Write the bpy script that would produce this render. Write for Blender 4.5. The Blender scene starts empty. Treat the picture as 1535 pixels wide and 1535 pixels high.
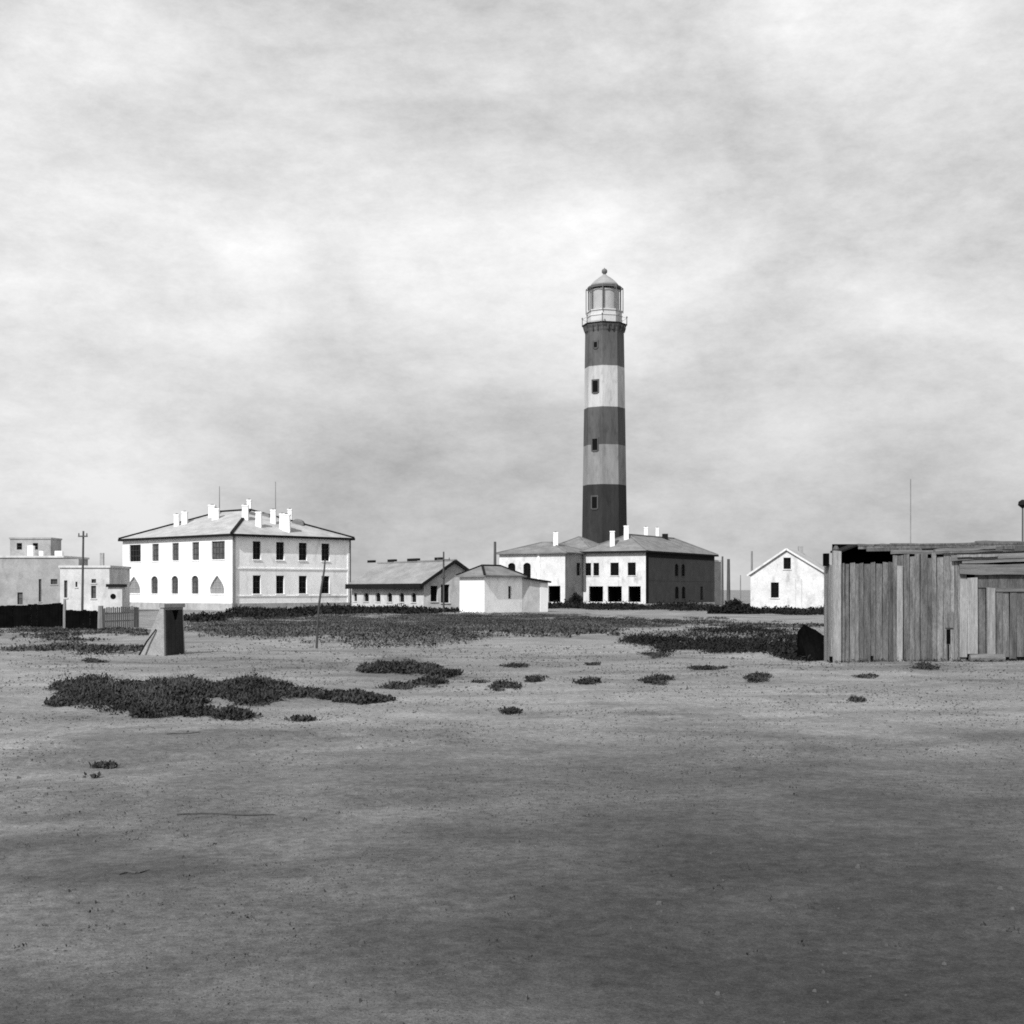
import bpy, bmesh, math, random
from mathutils import Vector, noise as mnoise
R = math.radians
SC = bpy.context.scene
COL = SC.collection
random.seed(7)

# ---------------------------------------------------------------- camera, sky, sun, exposure
EYE = 1.7; FPX = 2000.0; CX = 767.5; HY = 884.0
cam_d = bpy.data.cameras.new('camera'); cam = bpy.data.objects.new('camera', cam_d); COL.objects.link(cam)
cam.location = (0, 0, EYE); cam.rotation_euler = (R(90), 0, 0)
cam_d.sensor_width = 36; cam_d.lens = 36 * FPX / 1535
cam_d.shift_y = (HY - 767.5) / 1535
cam_d.clip_start = .1; cam_d.clip_end = 20000
SC.camera = cam

SUN_EL = 42.0
sx, sy = -.50, -.866                                  # horizontal direction towards the sun
world = bpy.data.worlds.new('World'); SC.world = world; world.use_nodes = True
nt = world.node_tree; nt.nodes.clear()
def N(t, **k):
    n = nt.nodes.new(t)
    for a, b in k.items(): setattr(n, a, b)
    return n
out = N('ShaderNodeOutputWorld'); bg = N('ShaderNodeBackground'); bg.inputs[1].default_value = .1
sky = N('ShaderNodeTexSky', sky_type='NISHITA', sun_disc=False)
sky.sun_elevation = R(SUN_EL); sky.sun_rotation = math.atan2(sx, sy)
sky.dust_density = 3.0
bw = N('ShaderNodeRGBToBW')
tc = N('ShaderNodeTexCoord'); mp = N('ShaderNodeMapping'); mp.inputs['Scale'].default_value = (1.7, 1.7, 3.6)
mp.inputs['Rotation'].default_value = (0, R(5), 0)
nz = N('ShaderNodeTexNoise'); nz.inputs['Scale'].default_value = 1.7; nz.inputs['Detail'].default_value = 8; nz.inputs['Roughness'].default_value = .55; nz.inputs['Distortion'].default_value = .35
nz2 = N('ShaderNodeTexNoise'); nz2.inputs['Scale'].default_value = 9; nz2.inputs['Detail'].default_value = 10; nz2.inputs['Roughness'].default_value = .78
mx2 = N('ShaderNodeMix', data_type='FLOAT'); mx2.inputs[0].default_value = .3
cr = N('ShaderNodeMapRange'); cr.inputs[1].default_value = .34; cr.inputs[2].default_value = .66; cr.inputs[3].default_value = 4.8; cr.inputs[4].default_value = 10.4
mx = N('ShaderNodeMix', data_type='FLOAT'); mx.inputs[0].default_value = .9
L_ = nt.links.new
L_(tc.outputs['Generated'], mp.inputs[0]); L_(mp.outputs[0], nz.inputs['Vector']); L_(mp.outputs[0], nz2.inputs['Vector'])
L_(nz.outputs['Fac'], mx2.inputs[2]); L_(nz2.outputs['Fac'], mx2.inputs[3]); L_(mx2.outputs[0], cr.inputs[0])
L_(sky.outputs[0], bw.inputs[0]); L_(bw.outputs[0], mx.inputs[2]); L_(cr.outputs[0], mx.inputs[3])
sep = N('ShaderNodeSeparateXYZ'); hz = N('ShaderNodeMapRange'); hz.inputs[1].default_value = 0; hz.inputs[2].default_value = .24; hz.inputs[3].default_value = .72; hz.inputs[4].default_value = 1.0
mulz = N('ShaderNodeMath', operation='MULTIPLY'); L_(tc.outputs['Generated'], sep.inputs[0]); L_(sep.outputs['Z'], hz.inputs[0])   # grey murk low over the whole horizon
L_(mx.outputs[0], mulz.inputs[0]); L_(hz.outputs[0], mulz.inputs[1]); L_(mulz.outputs[0], bg.inputs[0]); L_(bg.outputs[0], out.inputs[0])

sun_d = bpy.data.lights.new('sun', 'SUN'); sun_d.energy = 5.0; sun_d.angle = R(.53); sun_d.color = (1, 1, 1)
sun = bpy.data.objects.new('sun', sun_d); COL.objects.link(sun)
_sv = Vector((sx, sy, 0)).normalized() * math.cos(R(SUN_EL)) + Vector((0, 0, math.sin(R(SUN_EL))))
sun.rotation_euler = _sv.to_track_quat('Z', 'Y').to_euler(); sun.location = _sv * 80

SC.view_settings.view_transform = 'Standard'; SC.view_settings.look = 'None'
SC.view_settings.gamma = 1; SC.view_settings.use_curve_mapping = False
SC.view_settings.exposure = .14
SC.render.engine = 'CYCLES'
SC.cycles.filter_width = 1.8
SC.cycles.use_denoising = False

# ---------------------------------------------------------------- materials (the photograph is monochrome)
MATS = {}
def mat(name, a, rough=.9, var=.25, scale=1.0, fine=.15, bump=.3, streak=None, rand=0.0, spec=.2, metal=0, dirt=0.0, bumpd=.03):
    """grey surface: albedo a, broken by coarse and fine noise; streak=(sx,sy,sz) stretches the coarse noise"""
    m = bpy.data.materials.new(name); m.use_nodes = True; t = m.node_tree; t.nodes.clear()
    def n(tp, **k):
        q = t.nodes.new(tp)
        for x, y in k.items(): setattr(q, x, y)
        return q
    o = n('ShaderNodeOutputMaterial'); b = n('ShaderNodeBsdfPrincipled')
    b.inputs['Roughness'].default_value = rough; b.inputs['Specular IOR Level'].default_value = spec; b.inputs['Metallic'].default_value = metal
    c = n('ShaderNodeTexCoord'); mm = n('ShaderNodeMapping'); mm.inputs['Scale'].default_value = streak or (1, 1, 1)
    t.links.new(c.outputs['Object'], mm.inputs[0])
    n1 = n('ShaderNodeTexNoise'); n1.inputs['Scale'].default_value = scale; n1.inputs['Detail'].default_value = 6; n1.inputs['Roughness'].default_value = .6
    n2 = n('ShaderNodeTexNoise'); n2.inputs['Scale'].default_value = scale * 9; n2.inputs['Detail'].default_value = 5; n2.inputs['Roughness'].default_value = .7
    info = n('ShaderNodeObjectInfo')
    if rand:
        add = n('ShaderNodeVectorMath', operation='ADD'); sc_ = n('ShaderNodeVectorMath', operation='SCALE'); sc_.inputs['Scale'].default_value = 37.0
        cmb = n('ShaderNodeCombineXYZ')
        for i in range(3): t.links.new(info.outputs['Random'], cmb.inputs[i])
        t.links.new(cmb.outputs[0], sc_.inputs[0]); t.links.new(mm.outputs[0], add.inputs[0]); t.links.new(sc_.outputs[0], add.inputs[1])
        vec = add.outputs[0]
    else: vec = mm.outputs[0]
    for q in (n1, n2): t.links.new(vec, q.inputs['Vector'])
    def rng(src, lo, hi, f=.3, to=.7):
        q = n('ShaderNodeMapRange'); q.inputs[1].default_value = f; q.inputs[2].default_value = to
        q.inputs[3].default_value = lo; q.inputs[4].default_value = hi; t.links.new(src, q.inputs[0]); return q.outputs[0]
    def mul(x, y):
        q = n('ShaderNodeMath', operation='MULTIPLY'); t.links.new(x, q.inputs[0])
        if isinstance(y, float): q.inputs[1].default_value = y
        else: t.links.new(y, q.inputs[1])
        return q.outputs[0]
    v = mul(rng(n1.outputs['Fac'], 1 - var, 1 + var), rng(n2.outputs['Fac'], 1 - fine, 1 + fine))
    if rand: v = mul(v, rng(info.outputs['Random'], 1 - rand, 1 + rand, 0, 1))
    if dirt:
        n3 = n('ShaderNodeTexNoise'); n3.inputs['Scale'].default_value = scale * 2.3; n3.inputs['Detail'].default_value = 7
        m3 = n('ShaderNodeMapping'); m3.inputs['Location'].default_value = (13, 7, 3); m3.inputs['Scale'].default_value = (1, 1, .45)
        t.links.new(c.outputs['Object'], m3.inputs[0]); t.links.new(m3.outputs[0], n3.inputs['Vector'])
        v = mul(v, rng(n3.outputs['Fac'], 1.0, 1 - dirt, .55, .75))
    v = mul(v, float(a))
    t.links.new(v, b.inputs['Base Color'])
    if bump:
        bp = n('ShaderNodeBump'); bp.inputs['Strength'].default_value = bump; bp.inputs['Distance'].default_value = bumpd
        t.links.new(n2.outputs['Fac'], bp.inputs['Height']); t.links.new(bp.outputs[0], b.inputs['Normal'])
    t.links.new(b.outputs[0], o.inputs[0])
    MATS[name] = m; return m
mat('whitewash', .74, var=.06, scale=.35, fine=.05, bump=.2, dirt=.12)
mat('whitewash_old', .54, var=.14, scale=.6, fine=.14, bump=.35, dirt=.35)
mat('whitewash_worn', .84, var=.09, scale=.5, fine=.1, bump=.25, dirt=.3)
mat('plaster_grey', .27, var=.22, scale=.5, fine=.12, dirt=.3)
mat('plaster_pale', .46, var=.2, scale=.5, fine=.12, dirt=.3)
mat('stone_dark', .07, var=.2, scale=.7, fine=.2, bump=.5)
mat('stone_mid', .22, var=.25, scale=1.2, fine=.25, bump=.5, bumpd=.05)
mat('stone_hut', .25, var=.2, scale=3, fine=.25, bump=.5, rand=0)
mat('plinth', .34, var=.2, scale=.9, fine=.2, dirt=.3)
mat('roof_pale', .3, var=.22, scale=.6, fine=.2, bump=.3, streak=(1, 1, 3))
mat('roof_low', .2, var=.25, scale=.4, fine=.2, bump=.4, streak=(1, 1, 3))
mat('roof_mid', .15, var=.3, scale=.6, fine=.25, bump=.4, streak=(1, 1, 3))
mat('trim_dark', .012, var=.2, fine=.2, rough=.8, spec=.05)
mat('glass', .004, rough=.3, var=.3, fine=0, bump=0, spec=.1)
mat('glass_grey', .07, rough=.35, var=.4, scale=2, fine=.1, bump=0, spec=.4)
mat('blind_pale', .2, var=.15, scale=1, fine=.1, bump=.1)
mat('frame_paint', .05, var=.15, fine=.1, bump=.1, rough=.7)
mat('frame_white', .55, var=.1, fine=.1, bump=.1, rough=.7)
mat('door_black', .012, var=.3, fine=.2, bump=.2, rough=.9, spec=0)
mat('pole_wood', .06, var=.3, scale=2, fine=.2, streak=(6, 6, .6), rand=.2)
mat('door_dark', .022, var=.3, scale=3, fine=.3)
mat('pole_pale', .16, var=.3, scale=2, fine=.2, streak=(6, 6, .6), rand=.2)
mat('tar', .004, var=.4, fine=.3, scale=2, rough=.95, spec=0)
mat('wood', .16, var=.5, scale=1.2, fine=.5, bump=.7, streak=(7, 7, .9), rand=.35, bumpd=.02)
mat('wood_dark', .105, var=.5, scale=1.2, fine=.5, bump=.7, streak=(7, 7, .9), rand=.35, bumpd=.02)
mat('wood_pale', .225, var=.3, scale=1.5, fine=.4, bump=.6, streak=(9, 9, .55), rand=.1, bumpd=.02)
mat('wood_rail', .13, var=.35, scale=1.5, fine=.3, bump=.6, streak=(.5, 8, 9), rand=.25, bumpd=.02)
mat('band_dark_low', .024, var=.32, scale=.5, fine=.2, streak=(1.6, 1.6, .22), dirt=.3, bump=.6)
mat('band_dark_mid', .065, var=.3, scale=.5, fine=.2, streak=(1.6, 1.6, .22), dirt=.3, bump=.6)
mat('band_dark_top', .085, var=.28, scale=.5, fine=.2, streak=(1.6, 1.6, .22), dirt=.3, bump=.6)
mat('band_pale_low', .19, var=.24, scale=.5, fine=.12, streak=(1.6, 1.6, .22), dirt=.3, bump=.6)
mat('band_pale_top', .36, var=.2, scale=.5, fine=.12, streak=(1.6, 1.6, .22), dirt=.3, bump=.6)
mat('lantern_paint', .46, var=.1, scale=.8, fine=.1)
mat('lantern_metal', .1, var=.15, scale=.8, fine=.1, rough=.6)
mat('dome_metal', .24, var=.15, scale=.8, fine=.1, rough=.55)
mat('scrub_leaf', .027, var=.85, scale=1.3, fine=.4, bump=0)
mat('dry_leaf', .07, var=.6, scale=.3, fine=.4, bump=0)
mat('weed_leaf', .045, var=.75, scale=.16, fine=.5, bump=0)
mat('hedge_leaf', .01, var=.4, scale=.5, fine=.4, bump=0)
mat('crumb_dark', .04, var=.4, fine=.3, scale=3, bump=0)
mat('crumb_pale', .115, var=.3, fine=.3, scale=3, bump=0)
mat('pebble', .1, var=.3, fine=.2, scale=4, rand=.4)
# lantern glass: clear pane
g = bpy.data.materials.new('lantern_glass'); g.use_nodes = True
gt = g.node_tree; gt.nodes.clear(); go = gt.nodes.new('ShaderNodeOutputMaterial'); gm = gt.nodes.new('ShaderNodeMixShader')
g1 = gt.nodes.new('ShaderNodeBsdfTransparent'); g2 = gt.nodes.new('ShaderNodeBsdfGlossy'); g2.inputs['Roughness'].default_value = .08
g1.inputs[0].default_value = (.86, .86, .86, 1); gm.inputs[0].default_value = .07
gt.links.new(g1.outputs[0], gm.inputs[1]); gt.links.new(g2.outputs[0], gm.inputs[2]); gt.links.new(gm.outputs[0], go.inputs[0])
MATS['lantern_glass'] = g

# ---------------------------------------------------------------- mesh helpers
ORG = {}
class MB:
    def __init__(s): s.v = []; s.f = []
    def face(s, *pts):
        i = len(s.v); s.v += [tuple(p) for p in pts]; s.f.append(tuple(range(i, i + len(pts)))); return s
    def hexa(s, b, t):
        """bottom ring b, top ring t (same count, counter-clockwise seen from above)"""
        i = len(s.v); n = len(b); s.v += [tuple(p) for p in b] + [tuple(p) for p in t]
        s.f.append(tuple(range(i + n - 1, i - 1, -1))); s.f.append(tuple(range(i + n, i + 2 * n)))
        for k in range(n): j = (k + 1) % n; s.f.append((i + k, i + j, i + n + j, i + n + k))
        return s
    def box(s, x0, x1, y0, y1, z0, z1):
        b = [(x0, y0, z0), (x1, y0, z0), (x1, y1, z0), (x0, y1, z0)]
        return s.hexa(b, [(x, y, z1) for x, y, _ in b])
    def beam(s, p, q, w, h=None, up=(0, 0, 1)):
        p = Vector(p); q = Vector(q); d = (q - p).normalized(); h = w if h is None else h
        u = Vector(up)
        if abs(d.dot(u)) > .97: u = Vector((0, 1, 0))
        a = d.cross(u).normalized() * w / 2; c = a.cross(d).normalized() * h / 2
        return s.hexa([p - a - c, p + a - c, p + a + c, p - a + c], [q - a - c, q + a - c, q + a + c, q - a + c])
    def tube(s, pts, rs, n=8):
        i0 = len(s.v); pts = [Vector(p) for p in pts]
        for k, p in enumerate(pts):
            d = (pts[min(k + 1, len(pts) - 1)] - pts[max(k - 1, 0)]).normalized()
            u = Vector((1, 0, 0)) if abs(d.x) < .9 else Vector((0, 1, 0))
            a = d.cross(u).normalized(); b = d.cross(a).normalized()
            for j in range(n):
                t = 2 * math.pi * j / n; s.v.append(tuple(p + (a * math.cos(t) + b * math.sin(t)) * rs[k]))
        for k in range(len(pts) - 1):
            for j in range(n):
                jj = (j + 1) % n; s.f.append((i0 + k * n + j, i0 + k * n + jj, i0 + (k + 1) * n + jj, i0 + (k + 1) * n + j))
        s.f.append(tuple(i0 + j for j in range(n))); s.f.append(tuple(i0 + (len(pts) - 1) * n + j for j in range(n - 1, -1, -1)))
        return s
    def lathe(s, cx, cy, prof, n=8, ph=0.0, cap=True):
        i0 = len(s.v)
        for r, z in prof:
            for j in range(n):
                t = ph + 2 * math.pi * j / n; s.v.append((cx + r * math.cos(t), cy + r * math.sin(t), z))
        for k in range(len(prof) - 1):
            for j in range(n):
                jj = (j + 1) % n; s.f.append((i0 + k * n + j, i0 + k * n + jj, i0 + (k + 1) * n + jj, i0 + (k + 1) * n + j))
        if cap:
            s.f.append(tuple(i0 + j for j in range(n - 1, -1, -1))); s.f.append(tuple(i0 + (len(prof) - 1) * n + j for j in range(n)))
        return s
    def build(s, name, m, parent=None, smooth=False, fix=True):
        o0 = ORG.get(parent, Vector((0, 0, 0)))
        me = bpy.data.meshes.new(name); me.from_pydata([(x - o0.x, y - o0.y, z - o0.z) for x, y, z in s.v], [], s.f)
        if fix and len(s.f) < 5000:
            bm = bmesh.new(); bm.from_mesh(me); bmesh.ops.recalc_face_normals(bm, faces=bm.faces); bm.to_mesh(me); bm.free()
        if smooth: me.polygons.foreach_set('use_smooth', [True] * len(me.polygons))
        me.materials.append(MATS[m]); o = bpy.data.objects.new(name, me); COL.objects.link(o)
        if parent is not None: o.parent = parent
        ORG[o] = o0.copy(); return o
def tag(o, label=None, cat=None, group=None, kind=None):
    for k, v in (('label', label), ('category', cat), ('group', group), ('kind', kind)):
        if v: o[k] = v
    return o
def thing(name, label, cat, loc, group=None):
    o = bpy.data.objects.new(name, None); o.location = loc; o.empty_display_size = .3; COL.objects.link(o); ORG[o] = Vector(loc)
    return tag(o, label, cat, group)

# ---------------------------------------------------------------- terrain
def dip(y):
    t = min(1, max(0, (y - 42) / 60)); return -.8 * t * t * (3 - 2 * t)
def ground_z(x, y):
    z = dip(y)
    w = min(1, max(0, (135 - y) / 40)); 
    z += .09 * w * mnoise.noise((x * .12, y * .09, 3.1)) + .035 * w * mnoise.noise((x * .5, y * .4, 8.0))
    if y < 40:
        n = min(1, (40 - y) / 20)
        z += n * (.016 * mnoise.noise((x * 2.1, y * 1.7, 1.0)) + .007 * mnoise.noise((x * 7, y * 6, 5.0)))
    # two shallow wheel ruts curving across the sand at left
    if 9 < y < 24 and x < -1:
        c = 13.2 + .10 * (x + 7) + .035 * (x + 7) ** 2
        for k in (0, 1.35): z -= .05 * math.exp(-((y - c - k) / .14) ** 2)
    return z
def zpx(py, y): return EYE - (py - HY) * y / FPX
def xpx(px, y): return (px - CX) * y / FPX
def gp(px, py):
    """ground point seen at a photo pixel"""
    y = EYE * FPX / (py - HY)
    for _ in range(30):
        x = xpx(px, y); y = .5 * y + .5 * (EYE - ground_z(x, y)) * FPX / (py - HY)
    x = xpx(px, y); return Vector((x, y, ground_z(x, y)))

def axis(dense, d0, g, far):
    xs = [0.0]; d = d0
    while xs[-1] < far:
        if xs[-1] > dense: d *= g
        xs.append(xs[-1] + d)
    return xs
ax = axis(4.5, .075, 1.035, 6000); GX = [-x for x in ax[:0:-1]] + ax
ay = axis(11, .07, 1.022, 9000); GY = [-30, -10, 0, 2] + [y + 3.5 for y in ay]
gm_ = MB()
for y in GY:
    for x in GX: gm_.v.append((x, y, ground_z(x, y)))
nx = len(GX)
for j in range(len(GY) - 1):
    for i in range(nx - 1): a = j * nx + i; gm_.f.append((a, a + 1, a + nx + 1, a + nx))
m = bpy.data.materials.new('sandy_soil'); m.use_nodes = True; t = m.node_tree; t.nodes.clear(); MATS['sandy_soil'] = m
def n_(tp, **k):
    q = t.nodes.new(tp)
    for a, b in k.items(): setattr(q, a, b)
    return q
o_ = n_('ShaderNodeOutputMaterial'); b_ = n_('ShaderNodeBsdfPrincipled'); b_.inputs['Roughness'].default_value = .95; b_.inputs['Specular IOR Level'].default_value = .1
c_ = n_('ShaderNodeTexCoord')
def nzs(scale, detail=5, rough=.6, sc=(1, 1, 1), loc=(0, 0, 0), dist=0):
    mm = n_('ShaderNodeMapping'); mm.inputs['Scale'].default_value = sc; mm.inputs['Location'].default_value = loc
    t.links.new(c_.outputs['Object'], mm.inputs[0]); q = n_('ShaderNodeTexNoise'); q.inputs['Scale'].default_value = scale
    q.inputs['Detail'].default_value = detail; q.inputs['Roughness'].default_value = rough; q.inputs['Distortion'].default_value = dist
    t.links.new(mm.outputs[0], q.inputs['Vector']); return q.outputs['Fac']
def rg(src, lo, hi, f=.3, to=.7):
    q = n_('ShaderNodeMapRange'); q.inputs[1].default_value = f; q.inputs[2].default_value = to; q.inputs[3].default_value = lo; q.inputs[4].default_value = hi
    t.links.new(src, q.inputs[0]); return q.outputs[0]
def ml(x, y):
    q = n_('ShaderNodeMath', operation='MULTIPLY'); t.links.new(x, q.inputs[0])
    if isinstance(y, float): q.inputs[1].default_value = y
    else: t.links.new(y, q.inputs[1])
    return q.outputs[0]
big = nzs(.13, 4, .55, (1, .8, 1), (21.5, 3.3, 0), .6); mid = nzs(.9, 6, .65, (.7, 1, 1)); fine = nzs(11, 6, .75); speck = nzs(75, 6, .8)
blotch = nzs(.33, 5, .6, (.8, 1, 1), (4.2, 9.1, 0), .8)  # noise for darker blotches in the soil colour
v = ml(rg(big, .74, 1.2), rg(mid, .74, 1.26)); v = ml(v, rg(fine, .6, 1.4)); v = ml(v, rg(speck, .5, 1.5)); v = ml(v, rg(blotch, 1.0, .6, .48, .68))
# soil colour darkened over a broad area near the camera, ragged at its rim
mm_ = n_('ShaderNodeMapping'); mm_.inputs['Location'].default_value = (-.30, -.46, 0); mm_.inputs['Scale'].default_value = (.085, .092, 0)
t.links.new(c_.outputs['Object'], mm_.inputs[0]); ln_ = n_('ShaderNodeVectorMath', operation='LENGTH'); t.links.new(mm_.outputs[0], ln_.inputs[0])
wob = nzs(.55, 5, .6, (1, 1, 1), (2, 5, 0)); ad_ = n_('ShaderNodeMath', operation='MULTIPLY_ADD'); t.links.new(wob, ad_.inputs[0]); ad_.inputs[1].default_value = 1.3; t.links.new(ln_.outputs['Value'], ad_.inputs[2])
v = ml(v, rg(ad_.outputs[0], .3, 1.0, .85, 2.05))
v = ml(v, .185)
t.links.new(v, b_.inputs['Base Color'])
bp_ = n_('ShaderNodeBump'); bp_.inputs['Strength'].default_value = .8; bp_.inputs['Distance'].default_value = .045
hsum = n_('ShaderNodeMath', operation='MULTIPLY_ADD'); t.links.new(fine, hsum.inputs[0]); hsum.inputs[1].default_value = .6; t.links.new(mid, hsum.inputs[2])
t.links.new(hsum.outputs[0], bp_.inputs['Height']); t.links.new(bp_.outputs[0], b_.inputs['Normal']); t.links.new(b_.outputs[0], o_.inputs[0])
go_ = gm_.build('ground', 'sandy_soil', smooth=True, fix=False)
tag(go_, 'bare grey sandy ground stretching to the horizon', 'ground', kind='structure')
BASE = -.8

# ---------------------------------------------------------------- facades, openings, windows, roofs
class Facade:
    def __init__(s, A, U):
        s.A = Vector((A[0], A[1])); s.U = Vector((U[0], U[1])).normalized()
        s.N = Vector((s.U.y, -s.U.x))                    # outward when U runs to the right seen from outside
    def u(s, px):
        k = (px - CX) / FPX; return (k * s.A.y - s.A.x) / (s.U.x - k * s.U.y)
    def P(s, u, z, n=0.0):
        p = s.A + s.U * u + s.N * n; return (p.x, p.y, z)
    def D(s, px): return s.A.y + s.u(px) * s.U.y
    def z(s, px, py): return zpx(py, s.D(px))
def head(kind, u0, u1, z0, z1, k=7):
    """points of the opening's upper edge, left spring to right spring"""
    w = u1 - u0; mcx = (u0 + u1) / 2
    if kind == 'arch':
        r = min(.36 * w, z1 - z0); zs = z1 - r
        return [(mcx - w / 2 * math.cos(math.pi * i / (2 * k)), zs + r * math.sin(math.pi * i / (2 * k))) for i in range(2 * k + 1)]
    if kind == 'point':
        zs = z0 + .25 * (z1 - z0); h = z1 - zs; pts = []
        for i in range(k + 1):
            tt = i / k; pts.append((u0 + w / 2 * tt ** 1.6 , zs + h * tt))
        return pts + [(u0 + u1 - a, z) for a, z in pts[-2::-1]]
    return [(u0, z1), (u1, z1)]
def wall(F, length, z0, z1, ops, m, parent, name='wall', deep=.3, gable=None):
    """ops: (u0,u1,za,zb,kind); the openings are cut through, with reveals"""
    M = MB()
    us = sorted({0, length, *[a for o in ops for a in o[:2]]}); zs = sorted({z0, z1, *[a for o in ops for a in o[2:4]]})
    for i in range(len(us) - 1):
        for j in range(len(zs) - 1):
            uc = (us[i] + us[i + 1]) / 2; zc = (zs[j] + zs[j + 1]) / 2
            if any(o[0] < uc < o[1] and o[2] < zc < o[3] for o in ops): continue
            M.face(F.P(us[i], zs[j]), F.P(us[i + 1], zs[j]), F.P(us[i + 1], zs[j + 1]), F.P(us[i], zs[j + 1]))
    for u0, u1, za, zb, kd in ops:
        h = head(kd, u0, u1, za, zb)
        if kd:
            n = len(h) // 2
            for i in range(n): M.face(F.P(u0, zb), F.P(*h[i]), F.P(*h[i + 1]))
            for i in range(n, len(h) - 1): M.face(F.P(u1, zb), F.P(*h[i]), F.P(*h[i + 1]))
        ring = [(u0, za)] + h + [(u1, za)]
        for i in range(len(ring)):
            a = ring[i]; b = ring[(i + 1) % len(ring)]
            M.face(F.P(*a), F.P(*b), F.P(b[0], b[1], -deep), F.P(a[0], a[1], -deep))
    if gable: M.face(F.P(0, z1), F.P(length, z1), F.P(gable[0], gable[1]))
    o = M.build(name, m, parent, fix=False); return o
def window(F, op, parent, pane='glass', frame='frame_paint', sill='frame_white', rec=.16, fw=.07, bars=(1, 2), name='window'):
    u0, u1, za, zb, kd = op; h = head(kd, u0, u1, za, zb); ring = [(u0, za)] + h + [(u1, za)]
    cu = (u0 + u1) / 2; cz = (za + zb) / 2; M = MB()
    k = 1 - 2 * fw / (u1 - u0); kz = 1 - 2 * fw / (zb - za)
    inn = [(cu + (a - cu) * k, cz + (z - cz) * kz) for a, z in ring]
    for i in range(len(ring)):
        j = (i + 1) % len(ring)
        M.face(F.P(*ring[i], -rec), F.P(*ring[j], -rec), F.P(*inn[j], -rec), F.P(*inn[i], -rec))
        M.face(F.P(*inn[i], -rec), F.P(*inn[j], -rec), F.P(*inn[j], -rec - .06), F.P(*inn[i], -rec - .06))
    nb, nh = bars; d = -rec - .03
    for i in range(1, nb + 1):
        uu = u0 + (u1 - u0) * i / (nb + 1); top = zb - fw if not kd else zb - .12 * (zb - za)
        M.beam(F.P(uu, za + fw, d), F.P(uu, top, d), .05, .04, up=(F.N.x, F.N.y, 0))
    for i in range(1, nh + 1):
        zz = za + (zb - za) * i / (nh + 1)
        s = 0 if kd != 'point' else (max(0, (zz - za) / (zb - za) - .25) / .75) ** 1.6 * (u1 - u0) * .5
        M.beam(F.P(u0 + fw + s, zz, d), F.P(u1 - fw - s, zz, d), .04, .045)
    w = M.build(name, frame, parent, fix=False)
    MB().face(*[F.P(a, z, -rec - .055) for a, z in ring]).build('pane', pane, w, fix=False)
    if sill:
        S = MB(); s0 = u0 - .08; s1 = u1 + .08
        S.hexa([F.P(s0, za - .12, .08), F.P(s1, za - .12, .08), F.P(s1, za - .12, .004), F.P(s0, za - .12, .004)],
               [F.P(s0, za - .03, .08), F.P(s1, za - .03, .08), F.P(s1, za - .002, .004), F.P(s0, za - .002, .004)]).build('sill', sill, w)
    return w
def door(F, op, parent, m='door_black', rec=.3, name='doorway'):
    """an open doorway: a dark room behind the opening and one leaf standing open inside"""
    u0, u1, za, zb, kd = op; M = MB(); d = -3.0
    q = lambda u, z, n: F.P(u, z, n)
    a0, a1, z0, z1 = u0 - .02, u1 + .02, za - .02, zb + .02
    M.face(q(a0, z0, d), q(a1, z0, d), q(a1, z1, d), q(a0, z1, d))
    for c in (((a0, z0), (a0, z1)), ((a0, z1), (a1, z1)), ((a1, z1), (a1, z0)), ((a1, z0), (a0, z0))):
        M.face(q(*c[0], -rec), q(*c[1], -rec), q(*c[1], d), q(*c[0], d))
    o = M.build(name, m, parent, fix=False)
    w = min(1.1, (u1 - u0) * .5)
    lf = MB().hexa([q(u1 - .06, za + .02, -rec - .1), q(u1 - .01, za + .02, -rec - .1), q(u1 - .01, za + .02, -rec - .1 - w), q(u1 - .06, za + .02, -rec - .1 - w)],
              [q(u1 - .06, zb - .05, -rec - .1), q(u1 - .01, zb - .05, -rec - .1), q(u1 - .01, zb - .05, -rec - .1 - w), q(u1 - .06, zb - .05, -rec - .1 - w)]).build('door_leaf', 'wood_dark', o)
    return o
def strip(F, u0, u1, z0, z1, n0, n1, name, m, parent):
    b = [F.P(u0, z0, n1), F.P(u1, z0, n1), F.P(u1, z0, n0), F.P(u0, z0, n0)]; t_ = [(x, y, z1) for x, y, _ in b]
    return MB().hexa(b, t_).build(name, m, parent)
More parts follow.
